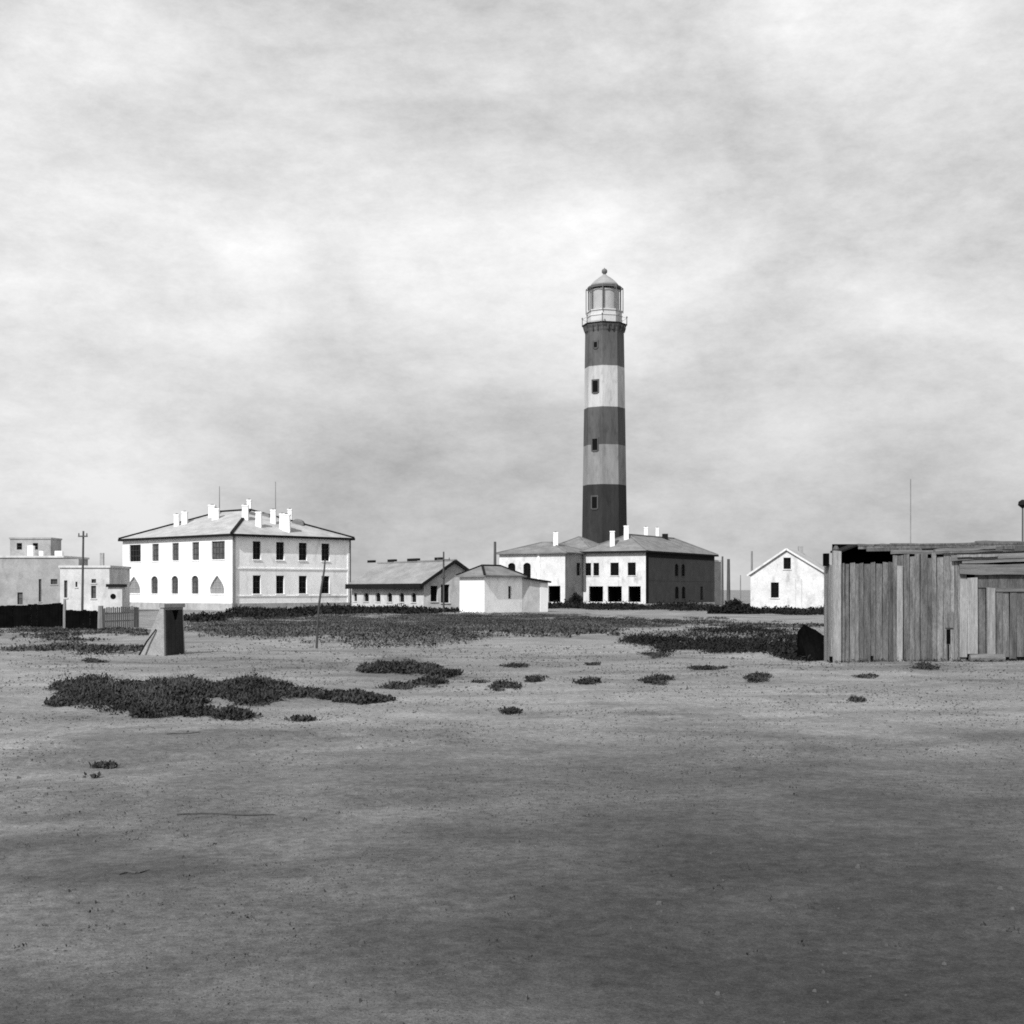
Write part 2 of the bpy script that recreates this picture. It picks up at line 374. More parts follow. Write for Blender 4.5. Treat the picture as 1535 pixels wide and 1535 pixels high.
def hip_roof(O, a, la, b, lb, ez, rise, parent, m, over=.5, cap='trim_dark', capw=.3, gut='trim_dark', gut_h=.28, ridge=None, name='roof'):
    """rectangle O + a*la + b*lb; ridge along b (lb >= la)"""
    a = Vector((*a, 0)).normalized(); b = Vector((*b, 0)).normalized(); O = Vector((*O, ez))
    o = O - a * over - b * over; A = la + 2 * over; B = lb + 2 * over
    c = [o, o + a * A, o + a * A + b * B, o + b * B]; up = Vector((0, 0, rise * A / la)); h = A / 2 if ridge is None else ridge
    r0 = o + a * A / 2 + b * h + up; r1 = o + a * A / 2 + b * (B - h) + up
    M = MB(); dz = Vector((0, 0, -.14))
    M.face(c[0], c[1], r0); M.face(c[1], c[2], r1, r0); M.face(c[2], c[3], r1); M.face(c[3], c[0], r0, r1)
    for i in range(4): M.face(c[i] + dz, c[(i + 1) % 4] + dz, c[(i + 1) % 4], c[i])
    M.face(c[3] + dz, c[2] + dz, c[1] + dz, c[0] + dz)
    r = M.build(name, m, parent)
    q = Vector((0, 0, capw * .2))
    for p0, p1 in ((c[0], r0), (c[1], r0), (c[2], r1), (c[3], r1), (r0, r1)):
        if (p1 - p0).length > .2: MB().beam(p0 + q, p1 + q, capw, capw * .7).build('ridge_cap', cap, r)
    q = Vector((0, 0, -gut_h * .5 + .02)); ctr = (c[0] + c[2]) / 2
    for i in range(4):
        p0 = c[i] + q; p1 = c[(i + 1) % 4] + q; p0 = p0 + (p0 - ctr).normalized() * .05; p1 = p1 + (p1 - ctr).normalized() * .05
        MB().beam(p0, p1, .14, gut_h).build('gutter', gut, r)
    return r, (c, r0, r1)
def roof_z(geo, x, y):
    """height of the hip roof above a plan point"""
    from mathutils.geometry import intersect_point_tri_2d
    c, r0, r1 = geo; best = None
    for tri in ((c[0], c[1], r0), (c[1], c[2], r1), (c[1], r1, r0), (c[2], c[3], r1), (c[3], c[0], r0), (c[3], r0, r1)):
        if intersect_point_tri_2d((x, y), *[q.xy for q in tri]):
            n = (tri[1] - tri[0]).cross(tri[2] - tri[0])
            if abs(n.z) < 1e-6: continue
            z = tri[0].z - (n.x * (x - tri[0].x) + n.y * (y - tri[0].y)) / n.z
            best = z if best is None else min(best, z)
    return best
def roof_hit(geo, px, py):
    """where the sight line through a photo pixel first meets a hip roof"""
    from mathutils.geometry import intersect_ray_tri
    c, r0, r1 = geo; d = Vector(((px - CX) / FPX, 1, -(py - HY) / FPX)); o = Vector((0, 0, EYE)); best = None
    for tri in ((c[0], c[1], r0), (c[1], c[2], r1), (c[1], r1, r0), (c[2], c[3], r1), (c[3], c[0], r0), (c[3], r0, r1)):
        p = intersect_ray_tri(tri[0], tri[1], tri[2], d, o, True)
        if p is not None and p.y > 0 and (best is None or p.y < best.y): best = p
    return best
def chimney(parent, geo, px, pyt, foot, w, d=None, m='whitewash'):
    """foot: photo row of the foot on the visible slope, or ('y', depth) for a stack behind the ridge"""
    if isinstance(foot, tuple): y = foot[1]; x = xpx(px, y); zb = roof_z(geo, x, y) or 9
    else:
        p = roof_hit(geo, px, foot)
        if p is None: y = (geo[0][0].y + geo[0][2].y) / 2; x = xpx(px, y); zb = roof_z(geo, x, y) or 9
        else: x, y, zb = p
        y += w / 2
    zt = zpx(pyt, y); d = d or w; e = w * .06
    o = MB().hexa([(x - w / 2, y - d / 2, zb - .5), (x + w / 2, y - d / 2, zb - .5), (x + w / 2, y + d / 2, zb - .5), (x - w / 2, y + d / 2, zb - .5)],
                  [(x - w / 2 + e, y - d / 2 + e, zt - .18), (x + w / 2 - e, y - d / 2 + e, zt - .18), (x + w / 2 - e, y + d / 2 - e, zt - .18), (x - w / 2 + e, y + d / 2 - e, zt - .18)]).build('chimney', m, parent)
    MB().box(x - w / 2 - .01, x + w / 2 + .01, y - d / 2 - .01, y + d / 2 + .01, zt - .18, zt).build('chimney_cap', m, o)
    MB().box(x - w * .2, x + w * .2, y - w * .2, y + w * .2, zt, zt + .1).build('flue', 'trim_dark', o)
    return o

# ================================================================ two-storey white house
C0 = Vector((-33.56, 160.0)); RH = Vector((.684, .73)).normalized(); LH = Vector((-RH.y, RH.x))
FR = Facade(C0, RH); LEN_R = FR.u(525)
_t = Facade(C0, LH); LEN_L = _t.u(184)
FL = Facade(C0 + LH * LEN_L, -LH)
bk = thing('two_storey_house', 'large white two-storey house with hipped roof and many white chimneys', 'house', (C0.x, C0.y, BASE))
EZ = 8.35
up_z, lo_z = (5.38, 7.6), (1.2, 3.45)
opsL = []
for px0, px1, row, kd in ((194, 211, up_z, ''), (228, 238, up_z, ''), (258, 268, up_z, ''), (288, 298.5, up_z, ''), (317, 337, up_z, ''),
                          (191, 210, lo_z, 'point'), (226.5, 236.5, lo_z, 'arch'), (257, 267, lo_z, 'arch'), (287, 297.5, lo_z, 'arch'), (314.5, 336, lo_z, 'point')):
    zz = row
    opsL.append((FL.u(px0), FL.u(px1), zz[0], zz[1], kd))
wall(FL, LEN_L, 0.0, EZ, opsL, 'whitewash', bk)
for i, op in enumerate(opsL):
    big_ = op[1] - op[0] > 2
    window(FL, op, bk, pane='blind_pale' if op[4] == 'point' else ('glass_grey' if i else 'glass'), bars=(3, 2) if big_ else (1, 2), sill='whitewash',
           frame='plinth' if op[4] == 'point' else 'frame_paint')
opsR = []
for row in (up_z, lo_z):
    for px in (385, 420, 454, 488): opsR.append((FR.u(px - 6), FR.u(px + 6), row[0], row[1], ''))
wall(FR, LEN_R, 0.0, EZ, opsR, 'whitewash_worn', bk)
for op in opsR: window(FR, op, bk, sill='whitewash_worn')
B1 = FR.P(LEN_R, 0)[:2]; FB = Facade(B1, LH); wall(FB, LEN_L, 0.0, EZ, [], 'whitewash_worn', bk)
B2 = FB.P(LEN_L, 0)[:2]; FC = Facade(B2, -RH); wall(FC, LEN_R, 0.0, EZ, [], 'whitewash_worn', bk)
for F, ln in ((FL, LEN_L), (FR, LEN_R), (FB, LEN_L), (FC, LEN_R)):
    strip(F, -.06, ln + .06, BASE - .3, 0.06, -.3, .07, 'plinth', 'plinth', bk)
for F, ln in ((FR, LEN_R),):
    strip(F, .5, ln - .5, 4.2, 4.38, -.05, .07, 'string_course', 'whitewash_worn', bk)
    strip(F, .5, ln - .5, .88, 1.0, -.05, .06, 'string_course', 'whitewash_worn', bk)
strip(FR, 0.004, .5, .06, EZ - .1, -.05, .06, 'corner_pilaster', 'plaster_pale', bk)
strip(FR, LEN_R - .5, LEN_R - .004, .06, EZ - .1, -.05, .06, 'corner_pilaster', 'whitewash_worn', bk)
MB().tube([FR.P(LEN_R - .12, 8.2, .16), FR.P(LEN_R - .12, -.6, .16)], [.08, .08]).build('downpipe', 'frame_paint', bk)
MB().tube([FR.P(.16, 8.2, .16), FR.P(.16, -.6, .16)], [.05, .05]).build('downpipe', 'frame_paint', bk)
rf, geoB = hip_roof(C0, RH, LEN_R, LH, LEN_L, EZ + .05, 3.5, bk, 'roof_pale', over=.38, capw=.32, gut_h=.3)
for px, pyt, ft, w in ((264, 771, 780, .65), (276, 767, 778, .75), (317, 757, 770, .9), (322.5, 762, 779, .9), (367, 757, 779, .8), (373.5, 749, ('y', 176), .6),
                       (387, 767, 790, .75), (409, 764, 785, .7), (422.5, 770, 794, .7), (428.5, 771, 797, .95), (434.5, 763, ('y', 177), .6)):
    chimney(bk, geoB, px, pyt, ft, w)
# roof vents (small dark dormers) and two thin masts
for px, y, s in ((379, 171.5, .45), (399, 172.5, .55), (447, 173.0, .8), (440, 176, .7)):
    x = xpx(px, y); z = roof_z(geoB, x, y) or 10
    M = MB(); k = 8
    prof = [(x + s * math.cos(math.pi * i / k), z - .25 + s * 1.0 * math.sin(math.pi * i / k)) for i in range(k + 1)]
    M.hexa([(a, y - .7, c) for a, c in prof], [(a, y + 1.0, c) for a, c in prof]); M.build('roof_dormer', 'roof_mid', bk)
for px, pyt, y in ((329, 729, 178), (413, 722, 180)):
    x = xpx(px, y); zb = (roof_z(geoB, x, y) or 11) - .3
    MB().tube([(x, y, zb), (x, y, zpx(pyt, y))], [.07, .04]).build('mast', 'pole_pale', bk)

# ================================================================ long low house with six small windows
K1 = Vector((xpx(635, 152), 152.0)); GU = Vector((.85, .527)).normalized(); LU = Vector((-GU.y, GU.x))
FG = Facade(K1, GU); LNG = 19.2
FE = Facade(K1 + LU * LNG, -LU)
lh = thing('low_house', 'long low house with six small dark windows beneath a broad grey gable roof', 'house', (K1.x, K1.y, BASE))
half = FG.u(680); eaz = 2.5; pkz = FG.z(680, 842)
ops = [(FE.u(px - 3.8), FE.u(px + 3.8), 0.26, 1.34, 'arch') for px in (549, 566.5, 584, 602, 620)]
u532 = FE.u(532.5); ops.append((u532 - .5, u532 + .5, .26, 1.34, 'arch'))
wall(FE, LNG, BASE - .4, eaz, ops, 'plaster_pale', lh)
for op in ops: window(FE, op, lh, bars=(1, 0), sill='plaster_pale', rec=.2, fw=.035, frame='trim_dark')
gops = [(FG.u(645.5), FG.u(656), .35, 2.15, ''), (FG.u(661), FG.u(674), .2, 2.3, '')]
wall(FG, 2 * half, BASE - .4, eaz, gops, 'plaster_pale', lh, gable=(half, pkz - .1))
for op in gops: window(FG, op, lh, bars=(1, 1), sill='plaster_pale', rec=.25, frame='trim_dark')
FGb = Facade(FG.P(2 * half, 0)[:2], LU); wall(FGb, LNG, BASE - .4, eaz, [], 'plaster_pale', lh)
FGc = Facade(FE.P(0, 0)[:2], -GU); FGc = Facade((K1 + LU * LNG + GU * 2 * half), -GU); wall(FGc, 2 * half, BASE - .4, eaz, [], 'plaster_pale', lh, gable=(half, pkz - .1))
def P3(v2, z): return Vector((v2.x, v2.y, z))
M = MB(); ov = .6; sl = (pkz - eaz) / half
for sgn in (0, 1):
    e = K1 + (GU * 2 * half if sgn else GU * 0) + GU * (ov if sgn else -ov) - LU * .45; rr = K1 + GU * half - LU * .45
    le = LU * (LNG + .9)
    pts = [P3(e, eaz - sl * ov), P3(e + le, eaz - sl * ov), P3(rr + le, pkz), P3(rr, pkz)]
    tp = [p + Vector((0, 0, .16)) for p in pts]
    M.hexa(pts, tp)
rl = M.build('roof', 'roof_low', lh)
rr = K1 + GU * half - LU * .5
MB().beam(P3(rr, pkz + .2), P3(rr + LU * (LNG + 1), pkz + .2), .35, .18).build('ridge_cap', 'roof_low', rl)
for sgn in (-1, 1):
    e = K1 + GU * (half + sgn * (half + ov)) - LU * .5
    MB().beam(P3(e, eaz - sl * ov + .02), P3(rr, pkz + .08), .12, .34).build('bargeboard', 'trim_dark', rl)
e = K1 - GU * (ov + .05) - LU * .5
MB().beam(P3(e, eaz - sl * ov - .02), P3(e + LU * (LNG + .9), eaz - sl * ov - .02), .2, .6).build('gutter', 'trim_dark', rl)
for px, w in ((557, .8), (588, .9), (620, 1.3), (658, .7)):
    f2 = Facade(rr, LU); u = f2.u(px); MB().beam(f2.P(u - w, pkz + .42), f2.P(u + w, pkz + .42), .45, .3).build('ridge_vent', 'trim_dark', rl)

# ================================================================ small white hip-roofed house before it
K2 = Vector((xpx(726, 144), 144.0)); SU = Vector((.62, .785)).normalized(); SL = Vector((-SU.y, SU.x))
F2 = Facade(K2, SU); LS = F2.u(783)
_t = Facade(K2, SL); LW = _t.u(689); F2L = Facade(K2 + SL * LW, -SL)
sh = thing('small_white_house', 'small windowless white house with grey hipped roof beside the long low house', 'house', (K2.x, K2.y, BASE))
ez2 = 3.25
wall(F2L, LW, BASE - .4, ez2, [], 'whitewash', sh)
ops = [(F2.u(762), F2.u(766.5), .7, 2.1, '')]
wall(F2, LS, BASE - .4, ez2, ops, 'whitewash_worn', sh); window(F2, ops[0], sh, bars=(0, 1), sill=None)
wall(Facade(F2.P(LS, 0)[:2], SL), LW, BASE - .4, ez2, [], 'plaster_pale', sh)
wall(Facade(K2 + SL * LW + SU * LS, -SU), LS, BASE - .4, ez2, [], 'plaster_pale', sh)
rf, geoS = hip_roof(K2, SL, LW, SU, LS, ez2, .95, sh, 'roof_mid', over=.3, capw=.22, gut='roof_mid', gut_h=.2)
# lean-to running on to the right with a falling roof edge
FA = Facade(F2.P(LS + .05, 0)[:2], (.80, .60)); LA = FA.u(821)
lt = thing('lean_to', 'pale lean-to with sloping roof edge at the end of the small white house', 'shed', (FA.A.x, FA.A.y, BASE))
zl, zr = 2.95, 2.5
M = MB(); bkk = Vector((-.6, .8)) * 4
def fp(u, z, n): return FA.P(u, z, n)
M.hexa([fp(0, BASE - .4, 0), fp(LA, BASE - .4, 0), fp(LA, BASE - .4, -4), fp(0, BASE - .4, -4)], [fp(0, zl, 0), fp(LA, zr, 0), fp(LA, zr, -4), fp(0, zl, -4)]).build('wall', 'plaster_pale', lt)
MB().hexa([fp(-.02, zl + .004, .25), fp(LA + .25, zr, .25), fp(LA + .25, zr, -4.2), fp(-.02, zl + .004, -4.2)], [fp(-.02, zl + .2, .25), fp(LA + .25, zr + .18, .25), fp(LA + .25, zr + .18, -4.2), fp(-.02, zl + .2, -4.2)]).build('roof', 'roof_mid', lt)
MB().beam(fp(0, zl + .08, .3), fp(LA + .25, zr + .06, .3), .1, .2).build('gutter', 'trim_dark', lt)
strip(FA, LA - 1.1, LA - .003, BASE, zr - .05, -.05, .05, 'corner_pilaster', 'whitewash', lt)
# ================================================================ keepers' house at the foot of the lighthouse
K = Vector((19.05, 190.0)); FH = Vector((-.8715, .4905)).normalized(); SH = Vector((.4905, .8715)).normalized()
kh = thing('keepers_house', 'white two-storey house with dark shaded side wall at the foot of the lighthouse', 'house', (K.x, K.y, BASE))
EK = 7.2; WF = 9.9
FK = Facade(K + FH * WF, -FH)                        # main front
def op_px(F, a, b, z0, z1, kd=''): return (F.u(a), F.u(b), z0, z1, kd)
uz = (3.75, 5.6); dz_ = (-.05, 2.2)
fo = [op_px(FK, 877.5, 886, *uz), op_px(FK, 889.5, 898, *uz), op_px(FK, 915, 927.5, *uz), op_px(FK, 941, 953, *uz)]
fd = [op_px(FK, 883, 904, *dz_), op_px(FK, 911, 932, *dz_), op_px(FK, 942, 960.5, *dz_)]
wall(FK, WF, -.3, EK, fo + fd, 'whitewash_old', kh)
for op in fo: window(FK, op, kh, sill='whitewash_old', frame='trim_dark')
for op in fd: door(FK, op, kh)
strip(FK, 0, WF + .05, BASE - .4, -.28, -.3, .06, 'plinth', 'plinth', kh)
FS = Facade(K, SH); LSD = FS.u(1071)
so = [op_px(FS, 1011.5, 1017, *uz, 'arch'), op_px(FS, 1021.5, 1027, *uz, 'arch'), op_px(FS, 1012, 1017.5, .35, 2.2, 'arch'), op_px(FS, 1022, 1027.5, .35, 2.2, 'arch')]
sd = [op_px(FS, 1050, 1054, .1, 2.2)]
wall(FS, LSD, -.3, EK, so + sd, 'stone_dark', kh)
for op in so: window(FS, op, kh, frame='trim_dark', sill='stone_dark')
for op in sd: door(FS, op, kh)
strip(FS, 0, LSD, BASE - .4, -.28, -.3, .06, 'plinth', 'plaster_pale', kh)
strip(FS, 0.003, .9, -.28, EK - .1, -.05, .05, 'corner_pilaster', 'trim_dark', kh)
strip(FS, 0.9, LSD - .1, EK - .85, EK - .06, -.05, .06, 'eave_shadow', 'trim_dark', kh)  # black strip standing in for the eave's shadow on this wall
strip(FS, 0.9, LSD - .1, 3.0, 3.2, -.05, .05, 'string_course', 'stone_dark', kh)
wall(Facade(FS.P(LSD, 0)[:2], FH), WF, BASE - .4, EK, [], 'whitewash_worn', kh)
wall(Facade(K + SH * LSD + FH * WF, -SH), LSD, BASE - .4, EK, [], 'whitewash_worn', kh)
rf, geoK = hip_roof(K, FH, WF, SH, LSD, EK + .05, 2.35, kh, 'roof_mid', over=.45, cap='roof_mid', capw=.25, gut='trim_dark', gut_h=.26)
for px, pyt, y, w in ((918, 796, 819, .7), (939, 788, 809, .72), (968, 790, ('y', 207), .6), (985, 791, ('y', 211), .5)): chimney(kh, geoK, px, pyt, y, w)
x = xpx(997, 208); z = roof_z(geoK, x, 208) or 9
MB().box(x - .4, x + .4, 207.5, 208.6, z - .4, z + .75).build('roof_vent', 'trim_dark', kh)
# left wing, standing forward
K3 = K + FH * 10.0 - SH * 5.65
WW = 10.8; DW = 9.2
FW = Facade(K3 + FH * WW, -FH)
wo = [op_px(FW, 761.5, 772.5, 3.2, 5.6, 'arch'), op_px(FW, 784.5, 795.5, 3.2, 5.6, 'arch')]
wd = [op_px(FW, 822, 840, -.05, 2.25)]
EW = 7.0
wall(FW, WW, -.3, EW, wo + wd, 'whitewash_old', kh)
for op in wo: window(FW, op, kh, sill='whitewash_old', frame='trim_dark')
for op in wd: door(FW, op, kh)
strip(FW, 0, WW, BASE - .4, -.28, -.3, .06, 'plinth', 'plinth', kh)
strip(FW, FW.u(806), FW.u(809), -.28, EW - .1, -.05, .08, 'pilaster', 'whitewash_worn', kh)
FWS = Facade(K3, SH)
ro = [op_px(FWS, 864.5, 870, *uz)]
wall(FWS, DW, BASE - .4, EW, ro, 'plaster_grey', kh); window(FWS, ro[0], kh, sill=None)
wall(Facade(K3 + SH * DW, FH), WW, BASE - .4, EW, [], 'whitewash_worn', kh)
wall(Facade(K3 + SH * DW + FH * WW, -SH), DW, BASE - .4, EW, [], 'whitewash_worn', kh)
rf, geoW = hip_roof(K3, SH, DW, FH, WW, EW + .03, 1.5, kh, 'roof_mid', over=.4, cap='roof_mid', capw=.2, gut='roof_mid', gut_h=.18)
chimney(kh, geoW, 833, 798, 818, .7)
# link block with higher ridge behind wing
K4 = K + FH * 10.0 + SH * 3.62
rf, geoX = hip_roof(K4, SH, 9.0, FH, 9.2, EK + .12, 2.3, kh, 'roof_mid', over=.3, cap='roof_mid', capw=.2, gut='roof_mid', gut_h=.18)
wall(Facade(K4 + FH * 9.2, -FH), 9.2, EW - .3, EK + .1, [], 'whitewash_worn', kh)
wall(Facade(K4 + FH * 9.2 + SH * 9, -SH), 9.0, BASE - .4, EK + .1, [], 'whitewash_worn', kh)
wall(Facade(K4 + SH * 9, FH), 9.2, BASE - .4, EK + .1, [], 'whitewash_worn', kh)
# pale end block at the right end of the side wall
FEB = Facade(FS.P(LSD + .05, 0, -.6)[:2], (.75, .66)); LEB = FEB.u(1081)
eb = thing('porch_block', 'narrow pale porch block at the far end of the dark side wall', 'porch', (FEB.A.x, FEB.A.y, BASE))
strip(FEB, 0, LEB, BASE - .4, 6.2, -3, 0, 'wall', 'plaster_grey', eb)
strip(FEB, 0, LEB + .2, 6.2, 6.5, -3.1, .15, 'roof', 'plaster_pale', eb)

# ================================================================ lighthouse
TX, TY = 15.6, 225.0
def zt(py): return zpx(py, TY)
lt_ = thing('lighthouse', 'tall octagonal lighthouse with dark and pale bands and a glazed lantern', 'lighthouse', (TX, TY, BASE))
PH = R(22.5 + 13)
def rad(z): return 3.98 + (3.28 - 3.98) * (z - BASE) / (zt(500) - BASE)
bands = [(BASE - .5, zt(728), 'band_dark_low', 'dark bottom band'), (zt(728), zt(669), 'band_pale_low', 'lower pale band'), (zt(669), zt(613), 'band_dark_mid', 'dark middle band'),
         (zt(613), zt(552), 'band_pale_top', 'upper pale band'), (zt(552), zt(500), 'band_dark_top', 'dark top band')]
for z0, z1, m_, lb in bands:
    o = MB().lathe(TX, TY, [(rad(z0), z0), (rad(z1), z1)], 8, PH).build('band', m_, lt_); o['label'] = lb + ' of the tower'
# corbelled gallery
zc = zt(500)
MB().lathe(TX, TY, [(rad(zc) + .02, zc), (3.38, zc + .25), (3.42, zc + .6), (3.66, zc + 1.0), (3.7, zc + 1.25)], 8, PH).build('cornice', 'band_dark_top', lt_)
for j in range(24):
    t0 = PH + 2 * math.pi * j / 24
    dv = Vector((math.cos(t0), math.sin(t0), 0)); ap = 1 / max(math.cos(((j % 3) * 15 - 0 + 22.5) % 45 * math.pi / 180 - R(22.5)), .5) * math.cos(R(22.5))
    p = Vector((TX, TY, 0)) + dv * (3.42 * ap); q = Vector((TX, TY, 0)) + dv * (3.66 * ap)
    MB().beam((p.x, p.y, zc + .2), (q.x, q.y, zc + 1.0), .2, .35).build('corbel', 'band_dark_top', lt_)
gz = zc + 1.25
MB().lathe(TX, TY, [(3.84, gz), (3.84, gz + .16)], 8, PH).build('gallery_deck', 'trim_dark', lt_)
rl_ = MB()
for hh in (1.0,):
    for j in range(8):
        a0, a1 = PH + math.pi / 4 * j, PH + math.pi / 4 * (j + 1)
        rl_.beam((TX + 3.76 * math.cos(a0), TY + 3.76 * math.sin(a0), gz + .16 + hh), (TX + 3.76 * math.cos(a1), TY + 3.76 * math.sin(a1), gz + .16 + hh), .03)
ro_ = rl_.build('railing', 'lantern_metal', lt_)
for j in range(8):
    a0 = PH + math.pi / 4 * j; x, y = TX + 3.76 * math.cos(a0), TY + 3.76 * math.sin(a0)
    MB().tube([(x, y, gz + .1), (x, y, gz + 1.2)], [.09, .07], 6).build('railing_post', 'lantern_metal', ro_)
    MB().lathe(x, y, [(.05, gz + 1.2), (.13, gz + 1.3), (.13, gz + 1.42), (.03, gz + 1.55)], 8).build('finial_ball', 'lantern_metal', ro_)
# lantern: drum, inner drum, glazing, dome
dz0 = gz + .16; dz1 = zt(469)
MB().lathe(TX, TY, [(2.95, dz0), (2.95, dz1), (3.1, dz1), (3.1, dz1 + .2)], 8, PH).build('lantern_drum', 'lantern_paint', lt_)
for zz in (dz0 + 1.25,): MB().lathe(TX, TY, [(3.04, zz), (3.04, zz + .16)], 8, PH).build('drum_moulding', 'lantern_paint', lt_)
g0 = dz1 + .2; g1_ = zt(433); RG = 2.72
for j in range(8):
    a0, a1 = PH + math.pi / 4 * j, PH + math.pi / 4 * (j + 1)
    p, q = [(TX + RG * math.cos(a), TY + RG * math.sin(a)) for a in (a0, a1)]
    MB().face((*p, g0), (*q, g0), (*q, g1_), (*p, g1_)).build('lantern_pane', 'lantern_glass', lt_)
    MB().beam((*p, g0), (*p, g1_), .2).build('mullion', 'lantern_metal', lt_)
    x, y = TX + 3.12 * math.cos(a0), TY + 3.12 * math.sin(a0)
    MB().tube([(x, y, dz1 - .2), (x, y, g1_ - .05)], [.08, .08], 6).build('grille_post', 'lantern_metal', lt_)
    MB().beam((x, y, g1_ - .12), (*p, g1_ + .25), .14).build('eaves_arm', 'lantern_metal', lt_)
    x2, y2 = TX + 3.12 * math.cos(a1), TY + 3.12 * math.sin(a1)
    MB().beam((x, y, g1_ - .08), (x2, y2, g1_ - .08), .1, .12).build('grille_rail', 'lantern_metal', lt_)
MB().lathe(TX, TY, [(2.42, g0 + .02), (2.42, g1_ - .35)], 24, 0, cap=False).build('curtain', 'lantern_paint', lt_, smooth=True)
MB().lathe(TX, TY, [(.6, g0 - .1), (.8, g0 + .4), (1.05, g0 + .9), (1.15, g0 + 1.7), (1.05, g0 + 2.5), (.7, g0 + 3.1)], 14).build('lens', 'lantern_paint', lt_, smooth=True)
MB().lathe(TX, TY, [(2.8, g1_ - .02), (2.86, g1_ + .22), (2.6, g1_ + .36)], 16, 0).build('dome_rim', 'lantern_metal', lt_)
MB().lathe(TX, TY, [(2.56, g1_ + .33), (2.15, g1_ + .85), (1.65, g1_ + 1.35), (1.05, g1_ + 1.83), (.55, g1_ + 2.15), (.3, g1_ + 2.4)], 16).build('dome', 'dome_metal', lt_, smooth=True)
zb = g1_ + 2.35
MB().lathe(TX, TY, [(.25, zb), (.22, zb + .15), (.45, zb + .35), (.48, zb + .7), (.35, zb + .95), (.1, zb + 1.05), (.04, zb + 1.2)], 12).build('ventilator_ball', 'lantern_metal', lt_, smooth=True)
# windows up the left front face
def tower_window(py, h=2.0, w=.95):
    z = zt(py); r_ = rad(z) * math.cos(R(22.5)); ang = R(-135 + 13); nv = Vector((math.cos(ang), math.sin(ang))); uv = Vector((-nv.y, nv.x))
    c = Vector((TX, TY)) + nv * (r_ + .02)
    F = Facade(c, uv); 
    M = MB(); rg_ = .22
    for (a, b_, c_, d_) in ((-w / 2 - rg_, -w / 2, -h / 2 - .1, h / 2 + .25), (w / 2, w / 2 + rg_, -h / 2 - .1, h / 2 + .25), (-w / 2, w / 2, h / 2, h / 2 + .25), (-w / 2, w / 2, -h / 2 - .25, -h / 2)):
        M.hexa([F.P(a, z + c_, .12), F.P(b_, z + c_, .12), F.P(b_, z + c_, -.3), F.P(a, z + c_, -.3)], [F.P(a, z + d_, .12), F.P(b_, z + d_, .12), F.P(b_, z + d_, -.3), F.P(a, z + d_, -.3)])
    o = M.build('window', 'band_dark_mid', lt_)
    MB().hexa([F.P(-w / 2, z - h / 2, .05), F.P(w / 2, z - h / 2, .05), F.P(w / 2, z - h / 2, -.3), F.P(-w / 2, z - h / 2, -.3)],
              [F.P(-w / 2, z + h / 2, .05), F.P(w / 2, z + h / 2, .05), F.P(w / 2, z + h / 2, -.3), F.P(-w / 2, z + h / 2, -.3)]).build('pane', 'glass', o)
for py in (583, 669, 755, 521): tower_window(py, 1.9 if py != 521 else .9, .95 if py != 521 else .6)

# ================================================================ white gable house on the right
A5 = Vector((xpx(1125, 148), 148.0)); GU5 = Vector((.94, -.34)).normalized(); GB5 = Vector((-GU5.y, GU5.x))
F5 = Facade(A5, GU5); W5 = F5.u(1239)
gh = thing('gable_house', 'white gabled house with one attic window left of the plank shed', 'house', (A5.x, A5.y, BASE))
e5 = zpx(858, 147); p5 = zpx(824, 147)
ops = [(F5.u(1155.5), F5.u(1167.5), zpx(896, 147), zpx(873, 147), ''), (F5.u(1174.5), F5.u(1185.5), zpx(853, 147), zpx(836, 147), '')]
u_pk = F5.u(1179)
M = MB()
# gable front built in two pieces so the attic window can be cut: lower wall to eaves, then sloped upper cells
wall(F5, W5, BASE - .4, zpx(860, 147), ops[:1], 'whitewash_old', gh)
ze = zpx(860, 147); aw = ops[1]
def rake(u): return ze + (p5 - ze) * (u / u_pk if u < u_pk else (W5 - u) / (W5 - u_pk))
M.face(F5.P(0, ze), F5.P(aw[0], ze), F5.P(aw[0], rake(aw[0])))
M.face(F5.P(aw[1], ze), F5.P(W5, ze), F5.P(aw[1], rake(aw[1])))
M.face(F5.P(aw[0], ze), F5.P(aw[1], ze), F5.P(aw[1], aw[2]), F5.P(aw[0], aw[2]))
M.face(F5.P(aw[0], aw[3]), F5.P(aw[1], aw[3]), F5.P(aw[1], rake(aw[1])), F5.P(u_pk, p5), F5.P(aw[0], rake(aw[0])))
ring = [(aw[0], aw[2]), (aw[0], aw[3]), (aw[1], aw[3]), (aw[1], aw[2])]
for i in range(4): a = ring[i]; b = ring[(i + 1) % 4]; M.face(F5.P(*a), F5.P(*b), F5.P(*b, -.3), F5.P(*a, -.3))
M.build('gable', 'whitewash_old', gh, fix=False)
window(F5, ops[0], gh, sill='whitewash_old', frame='trim_dark'); window(F5, ops[1], gh, sill='whitewash_old', bars=(1, 1), frame='trim_dark')
D5 = 11.0
wall(Facade(F5.P(W5, 0)[:2], GB5), D5, BASE - .4, ze, [], 'whitewash_worn', gh)
wall(Facade(A5 + GB5 * D5 + GU5 * W5, -GU5), W5, BASE - .4, ze, [], 'whitewash_worn', gh, gable=(W5 - u_pk, p5))
wall(Facade(A5 + GB5 * D5, -GB5), D5, BASE - .4, ze, [], 'whitewash_worn', gh)
M = MB()
for u_e, sg in ((-.35, 0), (W5 + .35, 1)):
    zz = ze - (p5 - ze) / (u_pk if not sg else W5 - u_pk) * .35
    pts = [F5.P(u_e, zz + .02, .2), F5.P(u_e, zz + .02, -D5 - .2), F5.P(u_pk, p5 + .02, -D5 - .2), F5.P(u_pk, p5 + .02, .2)]
    M.hexa(pts, [(a, b, c + .12) for a, b, c in pts])
rg5 = M.build('roof', 'roof_pale', gh)
